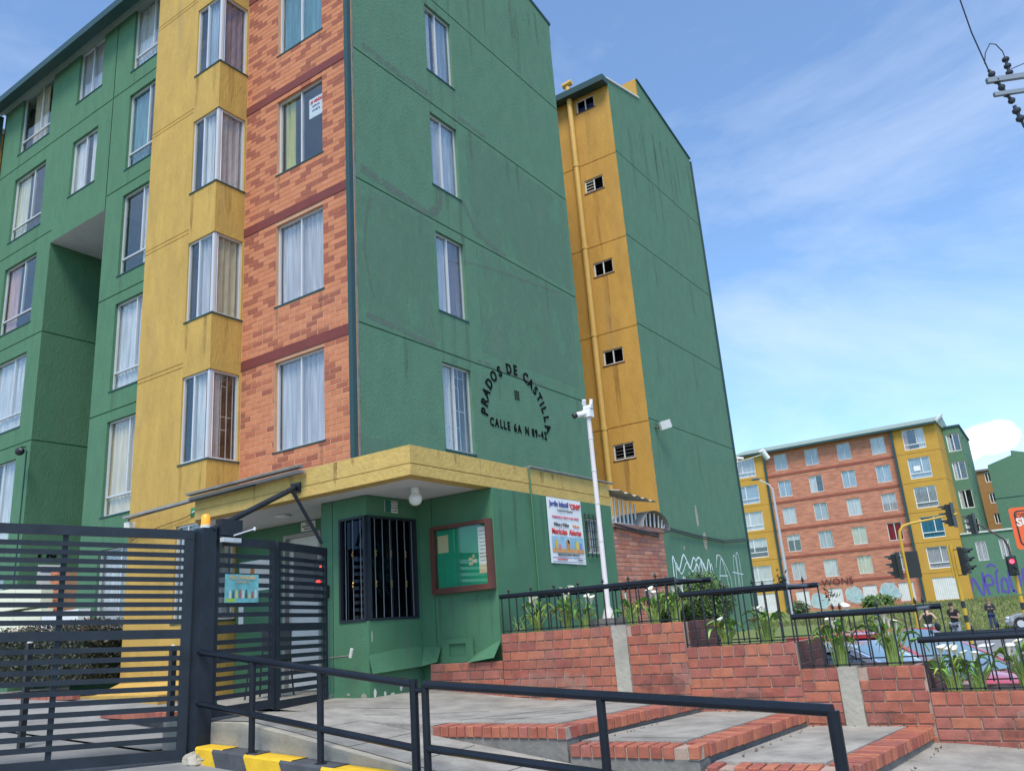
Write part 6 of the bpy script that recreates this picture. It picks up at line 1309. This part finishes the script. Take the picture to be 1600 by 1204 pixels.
# ================================================================== TRAFFIC LIGHTS
M_tl = mat('signal_black', (.025, .03, .032), .5)
def head(parent, c, yawz, n=3, H=.85, lit=None, hood=True):
    """signal head facing direction yawz (0 = +X)"""
    c = Vector(c); U = Vector((math.cos(yawz), math.sin(yawz), 0)); V = Vector((-U.y, U.x, 0)); hh = H/n
    r = part('signal_head', MB().ob(c, U, V, -.10, .10, -.15, .15, 0, H), M_tl, parent)
    part('backboard', MB().ob(c, U, V, -.115, -.10, -.22, .22, -.06, H+.06), M_tl, r)
    for k in range(n):
        z = H-hh*(k+.5); p = c+Z_*z+U*.10
        on_ = lit == k
        part('lens', MB().tube([p, p+U*.015], .10, 14), em('signal_red', (1, .04, .08), 3.5) if on_ else mat('signal_lens', (.04, .045, .04), .3), r)
        hb_ = MB(); vs = []
        for q in range(9):
            a = -.3+q*(math.pi+.6)/8; e = V*math.cos(a)*.115+Z_*math.sin(a)*.115; vs += [p+e, p+e+U*(.26 if .2 < a < 2.9 else .12)]
        hb_.add(vs, [(2*q, 2*q+2, 2*q+3, 2*q+1) for q in range(8)]); part('hood', hb_, M_tl, r, smooth=True)
    return r
ta = thing('traffic_light', 'nearest yellow traffic light pole with black banded foot beside the man', 'traffic light', (-4.32, 36.6, -.55), 'traffic lights at the crossing')
zb_ = lz(-4.32, 36.2)
for k in range(7): part('foot_band', MB().tube([(-4.32, 36.2, zb_+.15+.26*k), (-4.32, 36.2, zb_+.15+.26*(k+1))], .075, 14), M_tyel if k % 2 == 0 else M_tl, ta)
part('shaft', MB().tube([(-4.32, 36.2, zb_+1.97), (-4.32, 36.2, 3.45)], .072, 14), M_tyel, ta); part('base', MB().tube([(-4.32, 36.2, zb_), (-4.32, 36.2, zb_+.16)], [.2, .16], 8), M_tl, ta)
part('second_tube', MB().tube([(-4.42, 36.1, 2.2), (-4.42, 36.1, 3.50)], .035, 8), M_tyel, ta)
part('bracket', MB().bar((-4.3, 36.2, 3.25), (-4.0, 36.1, 3.25), .03, .03).bar((-4.3, 36.2, 2.3), (-4.0, 36.1, 2.3), .03, .03), M_iron, ta)
head(ta, (-3.93, 36.1, 2.33), R(-15), H=.95)
tb = thing('traffic_light', 'yellow mast with a curved arm and paired signals before the brick block', 'traffic light', (-5.6, 33.5, -.5), 'traffic lights at the crossing')
part('mast', MB().tube([(-5.56, 33.35, lz(-5.56, 33.3)), (-5.56, 33.35, 3.75), (-5.53, 33.36, 3.98), (-5.40, 33.42, 4.15), (-5.15, 33.5, 4.22), (-3.62, 34.19, 4.42)], [.062, .056, .054, .052, .046, .034], 12), M_tyel, tb)
head(tb, (-5.85, 33.25, 2.32), R(172), H=.85); head(tb, (-5.32, 33.45, 2.34), R(95), H=.82)
head(tb, (-3.85, 34.1, 4.0), R(172), H=.78)
for z in (2.45, 3.05): part('bracket', MB().bar((-5.85, 33.3, z), (-5.3, 33.45, z), .03, .03), M_iron, tb)
tc2 = thing('traffic_light', 'right traffic light pole with the red signal lit', 'traffic light', (-2.97, 44.5, -.5), 'traffic lights at the crossing')
x, y = -2.93, 44.3; zg = lz(x, y)
part('shaft', MB().tube([(x, y, zg+1.9), (x, y, 3.0)], .085, 12), M_tyel, tc2)
for k in range(6): part('foot_band', MB().tube([(x, y, zg+.3*k), (x, y, zg+.3*(k+1)+.02)], .088, 12), M_tyel if k % 2 else M_tl, tc2)
part('arm', MB().tube([(x, y, 3.0), (x+.0, y-.1, 3.5), (x-.1, y-.3, 3.85), (x-.35, y-.6, 4.1), (-3.83, 42.73, 4.58)], [.06, .055, .05, .045, .04], 10), mat('arm_grey', (.12, .09, .08), .5), tc2)
head(tc2, (-2.93, 43.95, 2.28), R(-80), n=2, H=.75, lit=0); head(tc2, (-4.0, 42.6, 4.15), R(172), H=.85)
# orange sign
sg2 = thing('orange_sign', 'orange road-works board with a black rounded outline at the right edge', 'sign', (-1.2, 26.2, -.3))
O = Vector((-1.53, 25.95, 0)); U = Vector((.93, .36, 0)).normalized(); N = Vector((U.y, -U.x, 0))
def rrect(mb, u0, u1, z0, z1, r_, n0, n1, O=O, U=U, N=N):
    pts = []
    for cx, cz, a0 in ((u1-r_, z1-r_, 0), (u0+r_, z1-r_, 90), (u0+r_, z0+r_, 180), (u1-r_, z0+r_, 270)):
        for q in range(5): a = R(a0+q*22.5); pts.append(O+U*(cx+r_*math.cos(a))+Z_*(cz+r_*math.sin(a))+N*n0)
    mb.prism(pts, N*(n1-n0)); return mb
M_or = mat('sign_orange', (.78, .12, .025), .5); part('board', rrect(MB(), 0, 1.2, 2.62, 3.72, .08, 0, .02), M_or, sg2); part('outline', rrect(MB(), .1, 1.1, 2.70, 3.64, .12, .021, .026), M_tl, sg2); part('inner_face', rrect(MB(), .14, 1.06, 2.74, 3.60, .09, .027, .032), M_or, sg2)
text('lettering', 'OBRA', .17, O, U, N, .36, 3.50, M_tl, sg2, off=.036); text('lettering', 'SUR', .30, O, U, N, .38, 3.32, M_paper, sg2, off=.036, bold=.01); part('green_logo', MB().ball(O+U*.50+N*.035+Z_*3.08, .11, 12, 6, (1.3, .1, .6)), M_greenp, sg2)
text('lettering', 'TM', .22, O, U, N, .42, 2.92, M_paper, sg2, off=.036, bold=.008)
part('post', MB().tube([(-.98, 26.2, -.4), (-.98, 26.2, 3.7)], .05, 8), M_alu, sg2)
# street lamp by the far block
sl = thing('street_lamp', 'tall thin grey street lamp before the far brick block', 'street lamp', (-19.3, 64.9, .9))
part('pole', MB().tube([(-19.3, 64.9, .6), (-19.3, 64.9, 10.6)], [.16, .09], 10), mat('lamp_grey', (.42, .42, .44), .6), sl); part('arm', MB().tube([(-19.3, 64.9, 10.55), (-19.5, 64.8, 10.95), (-20.3, 64.5, 11.5)], .05, 8), M_alu, sl); part('lamp_head', MB().ball((-20.4, 64.5, 11.5), .3, 10, 6, (1.3, .6, .4)), M_concd, sl)
# small posts by the crossing
for i, x in enumerate((-5.6, -5.3)): tag(part('bollard', MB().tube([(x, 44+i, lz(x, 44)), (x, 44+i, lz(x, 44)+.75)], .06, 8), mat('bollard_grey', (.16, .15, .16), .7), smooth=True), ['left dark bollard behind the crossing between the two people', 'right dark bollard behind the crossing nearest the man'][i], 'bollard', 'bollards on the crossing')

# ================================================================== POWER POLE
pw = thing('power_pole', 'utility pole top with crossarm and insulators at the upper right corner', 'power pole', (1.81, 15.75, -.3))
part('pole', MB().tube([(1.95, 15.72, -.3), (1.95, 15.72, 11.6)], [.17, .11], 14), M_conc, pw)
A_ = Vector((.33, 14.82, 9.95)); B_ = Vector((2.6, 16.08, 10.03)); M_arm = mat('galvanised', (.22, .25, .28), .45, metal=.4)
part('crossarm', MB().bar(A_, B_, .07, .09), M_arm, pw); part('crossarm', MB().bar(A_+Vector((.05, .03, -.28)), B_+Vector((0, 0, -.28)), .06, .07), M_arm, pw)
part('brace', MB().bar(A_+Vector((.6, .33, -.24)), Vector((1.9, 15.7, 9.2)), .04, .04), M_arm, pw)
def insul(a, b, n=3, r_=.06): 
    a = Vector(a); b = Vector(b); pts = []; rs_ = []
    for q in range(n*4+1): s_ = q/(n*4); pts.append(a.lerp(b, s_)); rs_.append(r_*.45 if q % 4 in (0, 1) else r_)
    return MB().tube(pts, rs_, 10)
M_ins = mat('insulator', (.03, .035, .05), .3)
part('insulator', insul((.68, 15.02, 9.98), (.68, 15.02, 10.38)), M_ins, pw); part('insulator', insul((.40, 14.86, 10.16), (.62, 15.05, 9.50), 5, .06), M_ins, pw); part('insulator', insul((.62, 15.05, 9.45), (.66, 15.1, 9.15), 2, .07), M_ins, pw)
wr = thing('overhead_wire', 'dark overhead line running up from the pole crossarm', 'wire', (.4, 14.8, 10))
part('line', MB().tube([(.40, 14.86, 10.14), (.30, 14.5, 10.75), (.26, 14.27, 11.3), (-.2, 11.5, 17.5)], .012, 6), M_ins, wr)
part('jumper', MB().tube([(.37, 14.78, 10.26), (.42, 14.86, 10.5), (.52, 14.93, 10.68), (.60, 14.98, 10.66), (.67, 15.02, 10.5), (.68, 15.02, 10.36)], .010, 6), M_ins, wr)
part('drop_loop', MB().tube([(.64, 15.08, 9.3), (.68, 15.12, 9.05), (.78, 15.18, 8.85), (1.0, 15.25, 8.72), (1.9, 15.6, 8.7)], .022, 8), M_ins, wr)
part('line', MB().tube([(.72, 15.02, 10.12), (1.0, 15.2, 10.24), (3, 16.2, 10.5), (14, 19, 12)], .008, 5), M_ins, wr)

# chipped paint at the foot of the booth
for i, (y, z, w_, h) in enumerate([(7.45, .98, .03, .05), (7.62, .96, .02, .03), (7.9, 1.0, .025, .04), (7.42, 1.62, .006, .07), (7.75, .94, .04, .02)]): blob(bo, side(-7.2), y, z, w_, h, M_offw, 60+i, .004)
for i, (x, z, w_, h) in enumerate([(-7.3, .96, .05, .03), (-7.55, .98, .03, .02), (-7.85, .97, .03, .03)]): blob(bo, front(7.37), x, z, w_, h, M_conc, 70+i, .004)

for z in Tz:
    for u in (-8.65,): streak(tw, front(YT), u, z-.02, 1.7, .08, M_dirty)
for k in range(11): streak(tw, side(XT), rd9.uniform(17.9, 23.2), rd9.uniform(14.6, 15.5), rd9.uniform(.8, 2.6), rd9.uniform(.04, .13), M_dirt)
for k in range(8): streak(tw, side(XT), 18.1+k*.62, J(1+k % 4), 1.2, .08, M_dirt)
for k in range(11): streak(bo, side(XC), rd9.uniform(6.9, 11.4), ZC-.005, rd9.uniform(.08, .3), rd9.uniform(.01, .05), M_dirty, .003)
for k in range(8): streak(bo, front(YC), rd9.uniform(-9.8, -6.1), ZC-.005, rd9.uniform(.08, .3), rd9.uniform(.01, .05), M_dirty, .003)
for k in range(9): streak(bo, side(XC), 8.5+k*.33, ZS-.01, .9, .05, M_dirt, .003)
for k in range(5): streak(bo, front(YBK), -6.9+k*.2, 2.02, .5, .03, M_dirt, .003)

M_salt = dirt('wall_salts', (.48, .36, .30), .38, 3.0, .8); M_grime = dirt('wall_grime', (.08, .06, .055), .42, 2.2, .5)
for (pl, xa, xb, z0, z1, m_) in [(0, -5.8, -4.6, .85, 1.1, M_salt), (0, -4.15, -3.6, .8, 1.05, M_grime), (1, -3.5, -2.6, .68, .85, M_grime), (2, -2.4, -1.5, .54, .68, M_grime), (3, -1.3, 1.2, .42, .60, M_grime), (3, -.9, .3, .5, .72, M_salt), (0, -3.75, -3.55, .8, 1.2, M_salt), (3, -.7, .5, .55, .74, M_grime)]:
    blob(planters[pl], front(YF-.008), (xa+xb)/2, (z0+z1)/2, (xb-xa)/2, (z1-z0)/2, m_, int((xa+9)*10), 0)
